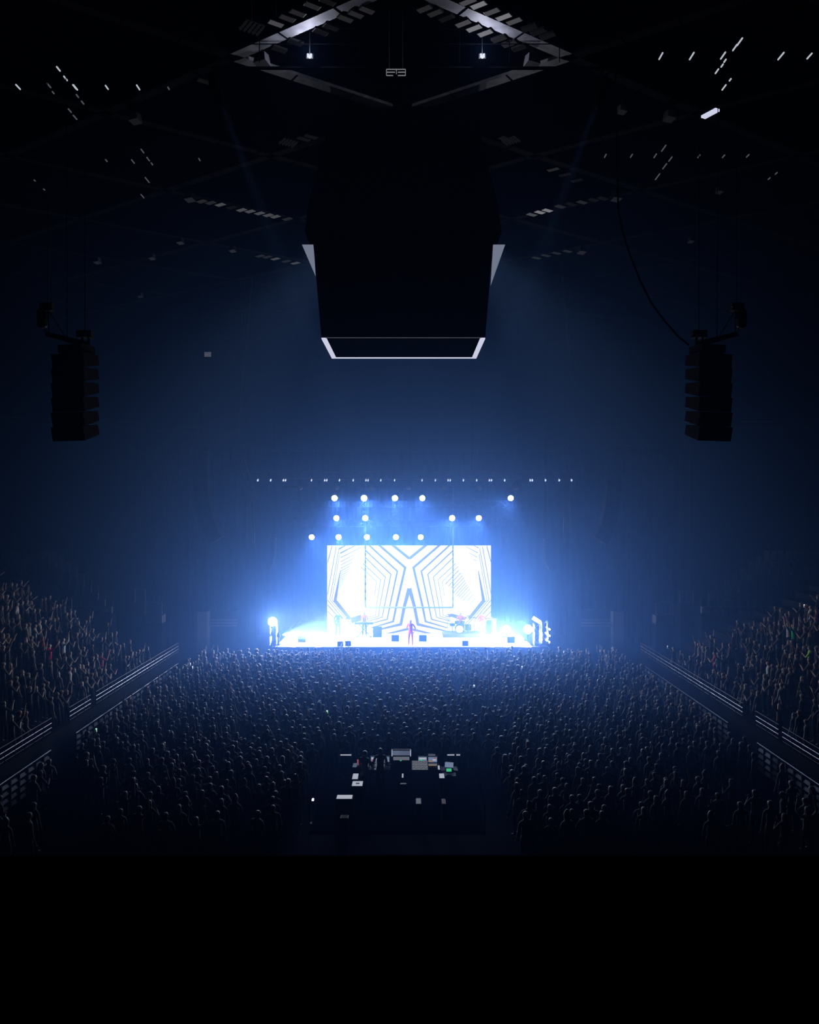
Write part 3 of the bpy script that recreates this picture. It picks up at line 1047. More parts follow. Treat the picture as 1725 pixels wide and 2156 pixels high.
# hanging cable bundles beside the stage
for px, top, bot, ww in ((518.5, 1012, 1142, 'outer left'), (534, 1050, 1146, 'inner left'), (1189, 1010, 1142, 'inner right'), (1203.5, 1010, 1142, 'outer right')):
    a_, b_ = P(px, bot, 56.5), P(px, top, 56.5)
    t = thing('cable_bundle', 'pale vertical cable bundle hanging at the %s side of the stage' % ww, 'cable', (a_.x, 56.5, a_.z))
    mb = MB()
    for k in range(3):
        mb.tube((-0.06 + 0.06 * k, 0, 0), (-0.06 + 0.06 * k, 0, b_.z - a_.z), 0.028, 6)
    mb.build('cables', 'steel', t)
    MB().tube((0, 0, b_.z - a_.z), (0, 0, ROOF - a_.z), 0.012, 5).build('rope', 'black', t)
a_, b_ = P(507, 962, 54.6), P(536, 1054, 54.6)
t = truss_thing('truss_ladder', a_, b_, 0.36, 'tilted ladder truss hanging left of the front lighting truss', m='bleach', r=0.035)
MB().tube(a_, (a_.x, a_.y, ROOF), 0.012).build('chain', 'black', t).location = (0, -a_.y, 0)

# ---- drapes
def drape(px0, px1, ztop, D, label):
    xa, xb = (px0 - CX) * D / F, (px1 - CX) * D / F
    n = int((xb - xa) / 0.16)
    mb = MB()
    vs = []
    for i in range(n + 1):
        x = xa + (xb - xa) * i / n
        y = D + 0.16 * math.sin(i * 1.55) + 0.05 * math.sin(i * 0.37)
        vs += [(x, y, 0.02), (x, y, ztop)]
    fs = [(2 * i, 2 * i + 2, 2 * i + 3, 2 * i + 1) for i in range(n)]
    mb.add(vs, fs)
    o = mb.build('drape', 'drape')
    md = o.modifiers.new('solid', 'SOLIDIFY')
    md.thickness = 0.04
    tag(o, label, 'curtain')
    return o


drape(262, 540, 15.2, 63.5, 'tall dark pleated drape left of the stage')
drape(1192, 1462, 15.2, 63.5, 'tall dark pleated drape right of the stage')
o = drape(541, 1191, 15.2, 68.0, 'wide dark pleated drape behind the video wall')
for (xa, xb, yy) in (((262 - CX) * 63.5 / F, (540 - CX) * 63.5 / F, 63.7), ((1192 - CX) * 63.5 / F, (1462 - CX) * 63.5 / F, 63.7), ((541 - CX) * 68 / F, (1191 - CX) * 68 / F, 68.2)):
    t = thing('curtain_rail', 'long black rail holding the drape %s' % ('behind the video wall' if yy > 65 else ('left of the stage' if xa < 0 else 'right of the stage')), 'rail', ((xa + xb) / 2, yy, 15.2))
    L = (xb - xa) / 2
    MB().tube((-L, 0, 0.03), (L, 0, 0.03), 0.06).build('pipe', 'black', t)
    for sx in (-1, 1):
        MB().tube((sx * L * 0.8, 0, 0.05), (sx * L * 0.8, 0, ROOF - 15.2), 0.015).build('rope', 'black', t)

# ---- folded bleachers and wall boxes on both sides of the stage
def bleacher(px0, px1, py0, py1, D, label, post_px):
    a_, b_ = P(px0, py1, D), P(px1, py0, D)
    t = thing('bleacher', label, 'bleacher', ((a_.x + b_.x) / 2, D, 0))
    W = b_.x - a_.x
    n = 6
    for k in range(n):
        z = a_.z + (b_.z - a_.z) * (k + 0.5) / n
        MB().box((0, 0.15 * k, z), (W, 0.3, (b_.z - a_.z) / n * 0.5)).build('board', 'bleach', t)
    MB().box((0, 0.7, b_.z / 2), (W, 1.0, b_.z * 0.98)).build('body', 'wall', t)
    px = (post_px - CX) * D / F - (a_.x + b_.x) / 2
    MB().box((px, -0.05, b_.z / 2), (0.75, 1.2, b_.z)).build('end_panel', 'bleach', t)
    return t


bleacher(440, 498, 1286, 1320, 60.0, 'folded grey bleacher with horizontal boards left of the stage', 430)
bleacher(1226, 1288, 1286, 1320, 60.0, 'folded grey bleacher with horizontal boards right of the stage', 1298)


def wall_box(px0, py0, px1, py1, D, label, m='bleach', name='wall_box', cat='wall box'):
    a_, b_ = P(px0, py1, D), P(px1, py0, D)
    t = thing(name, label, cat, ((a_.x + b_.x) / 2, D, 0))
    W = b_.x - a_.x
    MB().box((0, 0.5, a_.z / 2), (W, 1.0, a_.z)).build('base', 'stand', t)
    MB().box((0, 0.45, (a_.z + b_.z) / 2), (W, 0.9, b_.z - a_.z)).build('panel', m, t)
    mb = MB().tube((-W / 2, 0, b_.z), (-W / 2, 0, b_.z + 0.9), 0.03).tube((W / 2, 0, b_.z), (W / 2, 0, b_.z + 0.9), 0.03)
    mb.tube((-W / 2, 0, b_.z + 0.9), (W / 2, 0, b_.z + 0.9), 0.03)
    mb.build('guard_rail', 'bleach', t)
    return t


wall_box(306, 1296, 341, 1312, 56, 'grey balcony box with a guard rail at the end of the left tier')
wall_box(1382, 1297, 1418, 1314, 56, 'grey balcony box with a guard rail at the end of the right tier')
wall_box(284, 1268, 306, 1284, 58, 'small grey box behind the left balcony box', m='stand')
wall_box(1432, 1272, 1460, 1290, 58, 'small grey box behind the right balcony box', m='stand')
# framed entry in the left tier
a_, b_ = P(131, 1293, 51.2), P(150, 1260, 51.2)
t = thing('entry_portal', 'pale framed entry opening among the seats of the left tier', 'portal', ((a_.x + b_.x) / 2, 51.2, a_.z))
W, H = b_.x - a_.x, b_.z - a_.z
MB().box((-W / 2, 0, H / 2), (0.07, 0.1, H)).box((W / 2, 0, H / 2), (0.07, 0.1, H)).box((0, 0, H), (W, 0.1, 0.09)).build('frame', 'bleach', t)
MB().box((0, 0.02, H * 0.2), (W, 0.08, H * 0.4)).build('panel', 'bleach', t)
MB().box((0, 0.3, -a_.z / 2 + 0.02), (W, 0.5, a_.z)).build('base', 'stand', t)
# small lit sign high on the back wall, left
p = P(438, 746.5, 73.74)
t = thing('exit_sign', 'small faintly lit square high on the dark wall between the left speaker and the scoreboard', 'sign', p)
MB().box((0, 0, 0), (0.7, 0.12, 0.5)).build('housing', 'black', t)
MB().box((0, -0.07, 0), (0.6, 0.03, 0.42)).build('face', 'signlight', t)

# ------------------------------------------------------------------ scoreboard over the floor
SD = 30.0
sb = thing('scoreboard', 'large dark four sided scoreboard hanging over the crowd, thin bright frame along its bottom', 'scoreboard', (0, SD, 0))


def sloc(o):
    o.location = (0, -SD, 0)
    return o


xl, xr = P(677, 711, SD).x, P(1022, 711, SD).x
zb = P(0, 711, SD).z
DF = SD * 354.0 / 312.0          # far bottom edge
zt = P(0, 515, SD - 0.2).z
xtl, xtr = P(660, 515, SD - 0.2).x, P(1038, 515, SD - 0.2).x


def panel(pts, thick, m, name, label=None):
    """slab through four points, thickness towards the inside"""
    pts = [Vector(p) for p in pts]
    n = (pts[1] - pts[0]).cross(pts[2] - pts[0]).normalized() * thick
    mb = MB().add(pts + [p - n for p in pts], [(0, 1, 2, 3), (7, 6, 5, 4), (0, 4, 5, 1), (1, 5, 6, 2), (2, 6, 7, 3), (3, 7, 4, 0)])
    o = sloc(mb.build(name, m, sb))
    if label:
        o['label'] = label
    return o


panel([(xl, SD, zb), (xr, SD, zb), (xtr, SD - 0.2, zt), (xtl, SD - 0.2, zt)], 0.2, 'matte', 'front_screen', 'dark screen facing the camera')
panel([(xr, DF, zb), (xl, DF, zb), (xtl, DF + 0.2, zt), (xtr, DF + 0.2, zt)], 0.2, 'matte', 'rear_screen')
panel([(xl, DF, zb), (xl, SD, zb), (xtl, SD - 0.2, zt), (xtl, DF + 0.2, zt)], 0.2, 'matte', 'side_screen')
panel([(xr, SD, zb), (xr, DF, zb), (xtr, DF + 0.2, zt), (xtr, SD - 0.2, zt)], 0.2, 'matte', 'side_screen')
# bright strips under the rims
sloc(MB().box((xl + 0.09, (SD + DF) / 2, zb - 0.02), (0.18, DF - SD, 0.04)).build('bottom_light', 'ledge', sb))['label'] = 'bright strip along the bottom rim'
sloc(MB().box((xr - 0.09, (SD + DF) / 2, zb - 0.02), (0.18, DF - SD, 0.04)).build('bottom_light', 'ledge', sb))['label'] = 'bright strip along the bottom rim'
sloc(MB().box(((xl + xr) / 2, DF - 0.03, zb + 0.0), (xr - xl - 0.36, 0.08, 0.075)).build('bottom_light', 'ledge', sb))['label'] = 'bright strip along the bottom rim'
sloc(MB().box(((xl + xr) / 2, SD - 0.01, zb - 0.005), (xr - xl - 0.3, 0.03, 0.02)).build('bottom_edge', 'tubedim', sb))
# splayed wing screens near the top corners
for s, tp, mid, low in ((-1, (636, 515), (660, 515), (664, 580)), (1, (1064, 515), (1039, 515), (1034, 600))):
    Dw = SD + 0.35
    a_, b_, c_ = P(*tp, Dw + 0.9), P(*mid, Dw), P(*low, Dw)
    vs_ = [a_, b_, c_]
    n = Vector((0, 0.12, 0))
    fs = [(0, 1, 2), (5, 4, 3), (0, 3, 4, 1), (1, 4, 5, 2), (2, 5, 3, 0)]
    sloc(MB().add(vs_ + [p + n for p in vs_], fs).build('wing_screen', 'ledgedim', sb))['label'] = 'dimly lit triangular screen at the upper corner'
# dark shroud and hoists between scoreboard and roof
h0, h1 = 3.55, 2.2
cxm, cym = (xl + xr) / 2, (SD + DF) / 2
mb = MB()
pts = []
for hw_, z, y0_, y1_ in ((3.1, zt - 0.02, SD + 0.1, DF), (h0, zt + 0.38, SD - 0.5, DF + 0.6), (h0 - 0.15, zt + 1.3, SD - 0.6, DF + 0.6), (h1 + 0.35, 24.3, SD - 1.2, DF + 0.4), (1.5, 25.55, SD - 1.4, DF)):
    pts += [(cxm - hw_, y0_, z), (cxm + hw_, y0_, z), (cxm + hw_, y1_, z), (cxm - hw_, y1_, z)]
fs = []
for k in range(4):
    for i in range(4):
        fs.append((k * 4 + i, k * 4 + (i + 1) % 4, k * 4 + 4 + (i + 1) % 4, k * 4 + 4 + i))
fs += [(3, 2, 1, 0), (16, 17, 18, 19)]
mb.add(pts, fs)
sloc(mb.build('shroud', 'matte', sb))

# ------------------------------------------------------------------ delay loudspeaker hangs
def delay(pxc, s, label):
    D = 26.0
    x = (pxc - CX) * D / F
    k = D / F
    t = thing('line_array', label, 'loudspeaker', (x, D, P(0, 745, D).z), 0)
    a = math.radians(18) * s          # fronts look outwards and back
    R = Matrix.Rotation(a, 3, 'Z')   # local -Y is the front
    H = 180 * k / 6
    for i in range(6):
        z = -H * (i + 0.5)
        tilt = math.radians(7.5 + 1.2 * i)
        yc = -0.03 * i * 0.5
        mb = MB()
        w, d, hf, hb = 1.22, 0.40, H * 0.497, H * 0.34
        wb = w * 0.44
        v_ = [(-w / 2, -d, -hf), (w / 2, -d, -hf), (wb, d, -hb), (-wb, d, -hb), (-w / 2, -d, hf), (w / 2, -d, hf), (wb, d, hb), (-wb, d, hb)]
        Rt = R @ Matrix.Rotation(tilt, 3, 'X')
        v_ = [Rt @ Vector(p) + R @ Vector((0.02 * (2.5 - i) * 0 - s * 0.012 * i, yc, z)) for p in v_]
        mb.add(v_, [(0, 3, 2, 1), (4, 5, 6, 7), (0, 1, 5, 4), (1, 2, 6, 5), (2, 3, 7, 6), (3, 0, 4, 7)])
        c = mb.build('cabinet', 'cab', t)
        g = MB().box((0, -d - 0.012, 0), (w * 0.96, 0.02, H * 0.9))
        g.v = [tuple(Rt @ Vector(p) + R @ Vector((-s * 0.012 * i, yc, z))) for p in g.v]
        g.build('grille', 'grille', c)
    # bumper frame, spreader bar, two hoists with chains
    q = lambda X, Y, Z: R @ Vector((X, Y, Z))
    mb = MB()
    mb.box((0, 0, 0.13), (0.9, 0.62, 0.24), R)
    mb.build('bumper', 'black', t)
    sx = s                       # outer side
    MB().bar((-sx * 0.35, 0, 0.3), (sx * 0.95, 0, 0.62), 0.16, 0.16).build('spreader_bar', 'black', t)
    i_ = -sx * 0.27
    mb = MB().box((i_, 0, 0.62), (0.46, 0.24, 0.22)).tube((i_ - 0.08, 0, 0.25), (i_ - 0.08, 0, 0.6), 0.04).tube((i_ + 0.12, 0, 0.25), (i_ + 0.12, 0, 0.6), 0.04)
    mb.build('hoist', 'black', t)
    mb = MB().box((sx * 0.93, 0, 1.48), (0.4, 0.24, 0.24)).tube((sx * 0.88, 0, 0.7), (sx * 0.9, 0, 1.4), 0.02).tube((sx * 1.0, 0, 1.4), (sx * 1.0, 0, 0.68), 0.015)
    mb.build('hoist', 'black', t)
    MB().lathe([(0.06, 0), (0.15, 0.06), (0.17, 0.3), (0.16, 0.56), (0.1, 0.62)], (sx * 1.1, 0.05, 0.82), 12).tube((sx * 1.1, 0.05, 1.4), (sx * 0.98, 0.02, 1.5), 0.03).build('chain_bag', 'black', t)
    top = ROOF - t.location.z
    for p_, q_ in (((i_, 0, 0.7), (i_, 0, top)), ((sx * 0.93, 0, 1.55), (sx * 0.93, 0, top)), ((sx * 0.3, 0, 0.45), (sx * 0.36, 0.05, top)), ((sx * 0.3, 0, 0.45), (sx * 0.9, 0, 1.4))):
        MB().tube(p_, q_, 0.012, 5).build('chain', 'matte', t)
    MB().box((i_ - sx * 0.24, -0.1, 0.52), (0.05, 0.05, 0.05)).box((sx * 0.78, -0.12, 1.46), (0.09, 0.05, 0.04), Euler((0, -0.4, 0))).build('hook', 'chrome', t)
    return t


delay(161, -1, 'black six box loudspeaker hang left of the scoreboard, over the left part of the crowd')
delay(1490, 1, 'black six box loudspeaker hang right of the scoreboard, over the right part of the crowd')
# slack cable to the right hang
pts = [P(x, y, 26.3) for x, y in ((1302, 440), (1312, 490), (1328, 540), (1348, 590), (1372, 638), (1400, 676), (1428, 708), (1452, 727))]
pts = [Vector((pts[0].x - 0.1, pts[0].y, ROOF))] + pts
tag(MB().path(pts, 0.03).build('slack_cable', 'matte'), 'thick black cable sagging from the roof to the right loudspeaker hang', 'cable')
# steel wire pairs spanning high across the hall
for nm, p0, p1 in (('left', (215, 884), (500, 908)), ('right', (1215, 905), (1470, 886))):
    t = thing('catwalk_wire', 'pair of thin pale wires spanning high %s of the stage' % nm, 'wire', (0, 50, 0))
    for dy in (0, 12):
        a_, b_ = P(p0[0], p0[1] + dy, 50), P(p1[0], p1[1] + dy, 50)
        e_ = Vector((35.7 * (-1 if nm == 'left' else 1), 50, a_.z + 0.5))
        if nm == 'left':
            q = [e_, a_, b_, Vector((b_.x + 1, 50, ROOF))]
        else:
            q = [Vector((a_.x - 1, 50, ROOF)), a_, b_, e_]
        MB().path(q, 0.022, 5).build('wire', 'bleach', t).location = (0, -50, 0)

# ------------------------------------------------------------------ roof: diamond lattice of beams
BX, BY, HX, HYD = -0.25, 25.6, 5.27, 3.6
mbz = 24.75


def clip_line(p, d, x0_, x1_, y0_, y1_):
    t0, t1 = -1e9, 1e9
    for a_, lo, hi in ((0, x0_, x1_), (1, y0_, y1_)):
        if abs(d[a_]) > 1e-9:
            u, v_ = sorted(((lo - p[a_]) / d[a_], (hi - p[a_]) / d[a_]))
            t0, t1 = max(t0, u), min(t1, v_)
    return t0, t1


M['beamlit'] = noise_mat('roof beam lit copy', (0.07, 0.07, 0.08), (0.13, 0.13, 0.145), 2.5, 0.6, 0.2)  # lighter copy of the beam colour, standing in for light near the hoist
nb = 0
for sl in (1, -1):
    for k in range(-4, 9):
        p = (BX - HX * sl, BY + 2 * HYD * k)
        d = (sl * HX, HYD)
        t0, t1 = clip_line(p, d, -26, 26, 16, 62)
        if t1 - t0 < 1.2:
            continue
        # the four beams around the scoreboard hoist, light painted in their colour, run between two crossings
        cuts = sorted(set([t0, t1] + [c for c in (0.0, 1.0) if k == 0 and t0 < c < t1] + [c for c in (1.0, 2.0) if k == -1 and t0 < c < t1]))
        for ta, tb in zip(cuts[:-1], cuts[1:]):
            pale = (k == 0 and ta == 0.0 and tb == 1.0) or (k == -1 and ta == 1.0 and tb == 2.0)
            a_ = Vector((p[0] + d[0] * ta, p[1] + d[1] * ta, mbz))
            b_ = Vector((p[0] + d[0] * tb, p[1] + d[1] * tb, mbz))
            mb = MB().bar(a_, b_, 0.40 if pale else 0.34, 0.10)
            dd = (b_ - a_)
            L = dd.length
            mb.bar(a_ + Vector((0, 0, 0.42)), b_ + Vector((0, 0, 0.42)), 0.05, 0.75, 1)
            nseg = max(2, int(L / 1.6))
            for j in range(1, nseg):
                c = a_ + dd * (j / nseg)
                mb.box(c + Vector((0, 0, -0.055)), (0.05, 0.42, 0.02), Euler((0, 0, math.atan2(dd.y, dd.x))), 1)
            nb += 1
            struct('trim_%d' % nb, mb, ['beamlit' if pale else 'beam', 'matte'], 'roof beam beside the scoreboard hoist, light on it put into its colour' if pale else 'dark roof beam of the diamond lattice')

# floodlight housings near the lattice nodes
for px, py, sz, ww in ((552, 125, 1.0, 'left of the bright beam at the top'), (1120, 127, 1.0, 'right of the small hanging frame at the top'),
                       (285, 248, 0.9, 'far left under the dark roof'), (1410, 243, 0.9, 'far right under the dark roof'),
                       (400, 414, 1.0, 'outer end of middle left lamp row'), (1298, 413, 1.0, 'outer end of middle right lamp row'),
                       (1225, 526, 1.0, 'outer end of lower right lamp row'), (490, 524, 0.8, 'outer end of lower left lamp row'),
                       (205, 548, 0.9, 'lower far left roof'), (320, 540, 0.8, 'lower left roof'), (380, 507, 0.8, 'left roof above the lower row'),
                       (295, 621, 0.8, 'lowest on the left roof'), (1310, 230, 0.7, 'right roof beside the upper far right one'), (1455, 505, 0.7, 'lower far right roof'),
                       (1515, 400, 0.7, 'far right middle roof')):
    p = PH(px, py, 13.7)
    t = thing('flood_housing', 'pale boxy floodlight housing under the roof, %s' % ww, 'lamp', p, 0)
    rz = math.radians(-25 if px < CX else 25)
    R = Matrix.Rotation(rz, 3, 'Z')
    mb = MB()
    mb.add([R @ Vector(q) * sz for q in ((-0.22, -0.16, -0.12), (0.22, -0.16, -0.12), (0.22, 0.16, -0.2), (-0.22, 0.16, -0.2), (-0.16, -0.12, 0.16), (0.16, -0.12, 0.16), (0.16, 0.12, 0.16), (-0.16, 0.12, 0.16))],
           [(0, 3, 2, 1), (4, 5, 6, 7), (0, 1, 5, 4), (1, 2, 6, 5), (2, 3, 7, 6), (3, 0, 4, 7)])
    mb.build('housing', 'housing', t)
    MB().tube((0, 0, 0.1), (0, 0, ROOF - p.z), 0.02, 6).build('stem', 'black', t)

# house light panels in rows beside the beams, brightness put in as own glow
PAN = [
    ('upper right beam, outer row', 0.46, 0.19, [(985, 4, 2), (1008, 11, 3), (1036, 25, 2), (1061, 36, 3), (1083, 45, 2), (1115, 60, 0), (1134, 68, 0), (1153, 77, 0)], 1),
    ('upper right beam, inner row', 0.46, 0.19, [(894, 19, 1), (916, 28, 1), (940, 39, 0), (975, 50, 2), (998, 60, 3), (1022, 70, 3), (1051, 83, 1), (1073, 93, 1), (1094, 102, 0)], 1),
    ('upper left beam, outer row', 0.46, 0.19, [(581, 50, 2), (605, 39, 1), (627, 28, 1), (658, 13, 1), (690, 4, 0)], -1),
    ('upper left beam, inner row', 0.46, 0.19, [(773, 22, 1), (750, 31, 1), (728, 40, 1), (697, 58, 0), (675, 68, 0), (622, 90, 0), (588, 105, 0)], -1),
    ('middle right row', 0.55, 0.26, [(1066, 293, 0), (1120, 452, 2), (1137, 447, 3), (1153, 443, 3), (1180, 435, 1), (1203, 430, 0), (1226, 426, 1), (1250, 421, 0), (1270, 418, 0)], -1),
    ('middle left row', 0.55, 0.26, [(425, 424, 1), (444, 427, 1), (464, 431, 2), (488, 437, 0), (509, 442, 2), (527, 445, 2), (547, 449, 2), (565, 453, 2), (580, 456, 2), (605, 461, 1)], 1),
    ('lower left row', 0.6, 0.26, [(548, 539, 1), (563, 541, 1), (580, 545, 2), (603, 550, 1), (622, 554, 2)], 1),
    ('lower right row', 0.6, 0.26, [(1130, 543, 1), (1150, 538, 1), (1172, 533, 1), (1195, 529, 1)], -1),
    ('faint right row', 0.5, 0.22, [(1165, 357, 1), (1190, 368, 0), (1215, 380, 0)], 1),
    ('faint left row', 0.5, 0.22, [(655, 288, 0), (640, 293, 0), (432, 172, 0)], -1),
]
SLOPE = math.atan2(HYD, HX)
for nm, lw, ll, items, s in PAN:
    ang = -s * SLOPE       # rows run along their beam
    for px, py, lev in items:
        p = PH(px, py, 13.95)
        t = thing('house_light', 'small rectangular house light of the %s under the roof' % nm, 'light', p, ang, 'house lights of the %s' % nm)
        MB().box((0, 0, 0.03), (lw, ll + 0.03, 0.06)).tube((0, 0, 0.05), (0, 0, ROOF - p.z), 0.015, 5).build('frame', 'black', t)
        MB().box((0, 0, -0.006), (lw * 0.9, ll, 0.015)).build('diffuser', 'panel%d' % lev, t)

# small grid lamps
for px, py, ww, s in ((530, 60, 'upper left', -1), (607, 301, 'middle left', -1), (1076, 297, 'middle right', 1)):
    p = PH(px, py, 13.9)
    t = thing('louvre_lamp', 'small faint louvred lamp at the %s of the roof' % ww, 'light', p, -s * SLOPE)
    mb = MB().box((0, 0, 0.06), (0.62, 0.5, 0.04))
    mb.tube((0, 0, 0.06), (0, 0, ROOF - p.z), 0.015, 5)
    mb.build('frame', 'black', t)
    mb = MB()
    for i in range(5):
        mb.box((-0.26 + 0.13 * i, 0, 0), (0.05, 0.46, 0.06))
    mb.build('louvre', 'panel0', t)

# catwalk tube lights, left and right
TUB = [('right', (1392, 118, 8)), ('right', (1457, 118, 9)), ('right', (1523, 117, 9)), ('right', (1645, 118, 10)), ('right', (1705, 118, 8)),
       ('right', (1558, 88, 10)), ('right', (1548, 100, 8)), ('right', (1527, 128, 4)), ('right', (1521, 138, 4)), ('right', (1510, 150, 6)), ('right', (1525, 184, 7)), ('right', (1538, 168, 3)),
       ('right', (1275, 328, 4)), ('right', (1330, 328, 4)), ('right', (1380, 328, 5)), ('right', (1472, 329, 4)), ('right', (1524, 329, 4)), ('right', (1575, 328, 4)),
       ('right', (1398, 312, 8)), ('right', (1412, 335, 6)), ('right', (1400, 350, 7)), ('right', (1385, 372, 8)), ('right', (1635, 365, 3)), ('right', (1620, 376, 3)),
       ('left', (38, 183, 7)), ('left', (157, 183, 6)), ('left', (225, 184, 5)), ('left', (291, 184, 6)), ('left', (123, 145, 6)), ('left', (138, 165, 6)),
       ('left', (159, 184, 7)), ('left', (163, 202, 4)), ('left', (174, 216, 4)), ('left', (103, 180, 6)), ('left', (112, 195, 3)), ('left', (147, 233, 5)), ('left', (158, 247, 6)),
       ('left', (300, 318, 5)), ('left', (312, 335, 5)), ('left', (320, 345, 3)), ('left', (280, 340, 5)), ('left', (310, 379, 7)), ('left', (224, 338, 3)), ('left', (73, 380, 2)), ('left', (93, 399, 2)),
       ('left', (420, 336, 3)), ('left', (355, 186, 3)), ('left', (300, 413, 5))]
for sd, (px, py, ln) in TUB:
    h = 13.6
    vp = Vector((px - 862, py - HY, 0)).normalized()
    a_, b_ = PH(px + vp.x * ln, py + vp.y * ln, h), PH(px - vp.x * ln, py - vp.y * ln, h)
    c = (a_ + b_) / 2
    t = thing('catwalk_tube_light', 'short thin tube light on the dark catwalk at the %s side of the roof' % sd, 'light', c, 0, 'catwalk tubes, %s side' % sd)
    bright = sd == 'right' and py < 200 or (sd == 'left' and py in (145, 165, 184, 183))
    MB().bar(a_ - c, b_ - c, 0.035, 0.035).build('tube', 'tube' if bright else 'tubedim', t)
    MB().tube((0, 0, 0.01), (0, 0, ROOF - c.z), 0.008, 4).build('stem', 'black', t)
# single bright box, far right
p = PH(1496, 239, 13.4)
t = thing('work_light', 'single bright oblong work light under the roof at the far right', 'light', p, math.radians(-62))
MB().box((0, 0, 0), (0.62, 0.2, 0.08)).build('tube', 'ledge', t)
MB().box((0, 0, 0.07), (0.66, 0.24, 0.05)).tube((0, 0, 0.07), (0, 0, ROOF - p.z), 0.015, 5).build('housing', 'black', t)
# hanging lamp frame and small twin lamps near the top centre
p = PH(834, 152, 13.0)
t = thing('hanging_light', 'small double framed lamp hanging at the top centre above the scoreboard', 'light', p)
k_ = p.y / F
mb = MB()
for (xa, ya, xb, yb) in ((-20, -6, 20, -6), (-20, 0, -2, 0), (4, 0, 20, 0), (-20, 7, -6, 7), (4, 7, 20, 7), (-20, -6, -20, 7), (20, -6, 20, 7), (1, -6, 1, 4)):
    mb.bar((xa * k_, 0, -ya * k_), (xb * k_, 0, -yb * k_), 0.02, 0.022)
mb.build('tube', 'panel3', t)
MB().tube((-0.2, 0, 0.1), (-0.2, 0, ROOF - p.z), 0.01, 4).tube((0.2, 0, 0.1), (0.2, 0, ROOF - p.z), 0.01, 4).build('stem', 'black', t)
for px, ww in ((652, 'left'), (1016, 'right')):
    p = PH(px, 117, 13.4)
    t = thing('twin_lamp', 'tiny bright twin work lamp on the roof catwalk %s of the hanging lamp frame' % ww, 'light', p)
    MB().box((-0.045, 0, 0), (0.05, 0.06, 0.1)).box((0.045, 0, 0), (0.05, 0.06, 0.1)).build('lens', 'work', t)
    MB().box((0, 0.06, 0), (0.2, 0.05, 0.14)).tube((0, 0.06, 0.05), (0, 0.06, ROOF - p.z), 0.012, 5).build('housing', 'black', t)
    lt = light('work_glow', 'POINT', (0, -0.15, 0), 130, (0.8, 0.83, 1.0), t, radius=0.06)
for sx in (-1, 1):  # unseen spots added on the catwalk to light the performers from the front
    p = Vector((sx * 5.85, 24.9, 23.3))
    tgt = Vector((0.1 - sx * 0.6, 55.6, 2.4))
    t = thing('added_follow_spot', 'unseen black follow spot added on the roof catwalk at its %s end' % ('left' if sx < 0 else 'right'), 'lamp', p)
    q = (tgt - p).to_track_quat('Z', 'Y').to_matrix()
    MB().lathe([(0.1, -0.4), (0.16, -0.3), (0.16, 0.35)], (0, 0, 0), 14, 0, q).tube((0, 0, 0), (0, 0, 0.68), 0.03, 6).build('housing', 'matte', t)
    lt = light('added_follow_beam', 'SPOT', (tgt - p).normalized() * 0.4, 1800, (1.0, 0.92, 0.88), t, None, angle=8, blend=0.9, radius=0.1)
    lt.rotation_euler = (tgt - p).to_track_quat('-Z', 'Y').to_euler()
# catwalk with handrails between the twin lamps
t = thing('catwalk', 'dark narrow catwalk crossing under the roof behind the twin lamps', 'catwalk', (0, 24.9, 24.0))
MB().box((0, 0, 0), (12, 0.12, 0.05)).build('walkway', 'matte', t)
mb = MB()
for k in range(9):
    mb.tube((-6 + 1.5 * k, -0.33, 0), (-6 + 1.5 * k, -0.33, ROOF - 24.0), 0.015, 5)
mb.tube((-6, -0.33, 0.55), (6, -0.33, 0.55), 0.015, 5).tube((-6, -0.33, 1.0), (6, -0.33, 1.0), 0.015, 5)
mb.build('handrail', 'matte', t)

# ------------------------------------------------------------------ handrails and slatted fences along the side tiers
ORDN = ['nearest', 'middle', 'farthest']


def handrail(sgn, d0, d1, label):
    x = sgn * 14.25
    t = thing('handrail', label, 'railing', (x, d0, 1.64))
    L = d1 - d0
    n = max(2, int(L / 0.75))
    for k in range(n + 1):
        MB().tube((0, L * k / n, 0), (0, L * k / n, 0.62), 0.022, 6).build('post', 'black', t)
    for z, r, m in ((0.08, 0.010, 'fence'), (0.24, 0.018, 'rail'), (0.42, 0.018, 'rail'), (0.62, 0.014, 'fence')):
        MB().tube((0, 0, z), (0, L, z), r, 8).build('rail', m, t)
    return t


for sgn, secs in ((-1, ((22.0, 32.6), (34.3, 36.6), (37.2, 50.5))), (1, ((22.0, 31.3), (31.6, 33.7), (35.0, 50.5)))):
    for k, (d0, d1) in enumerate(secs):
        handrail(sgn, d0, d1, '%s stretch of the bright metal handrail along the %s tier' % (ORDN[k], 'left' if sgn < 0 else 'right'))


def fence(sgn, d0, d1, label):
    x = sgn * 13.85
    t = thing('slat_fence', label, 'fence', (x, d0, 0))
    L = d1 - d0
    n = max(2, int(L / 0.62))
    for k in range(n + 1):
        MB().box((0, L * k / n, 0.62), (0.07, 0.06, 1.24)).build('post', 'black', t)
    for j in range(4):
        MB().box((0.03 * sgn, L / 2, 0.3 + 0.25 * j), (0.04, L, 0.13), Euler((0, sgn * 0.35, 0))).build('slat', 'fence', t)
    MB().tube((0, 0, 1.27), (0, L, 1.27), 0.025, 6).build('top_rail', 'steel', t)
    return t


for sgn, secs in ((-1, ((22.0, 31.6), (34.0, 49.0))), (1, ((22.0, 32.6), (35.6, 49.0)))):
    for k, (d0, d1) in enumerate(secs):
        fence(sgn, d0, d1, '%s stretch of the grey slatted fence beside the floor crowd on the %s' % (['near', 'far'][k], 'left' if sgn < 0 else 'right'))

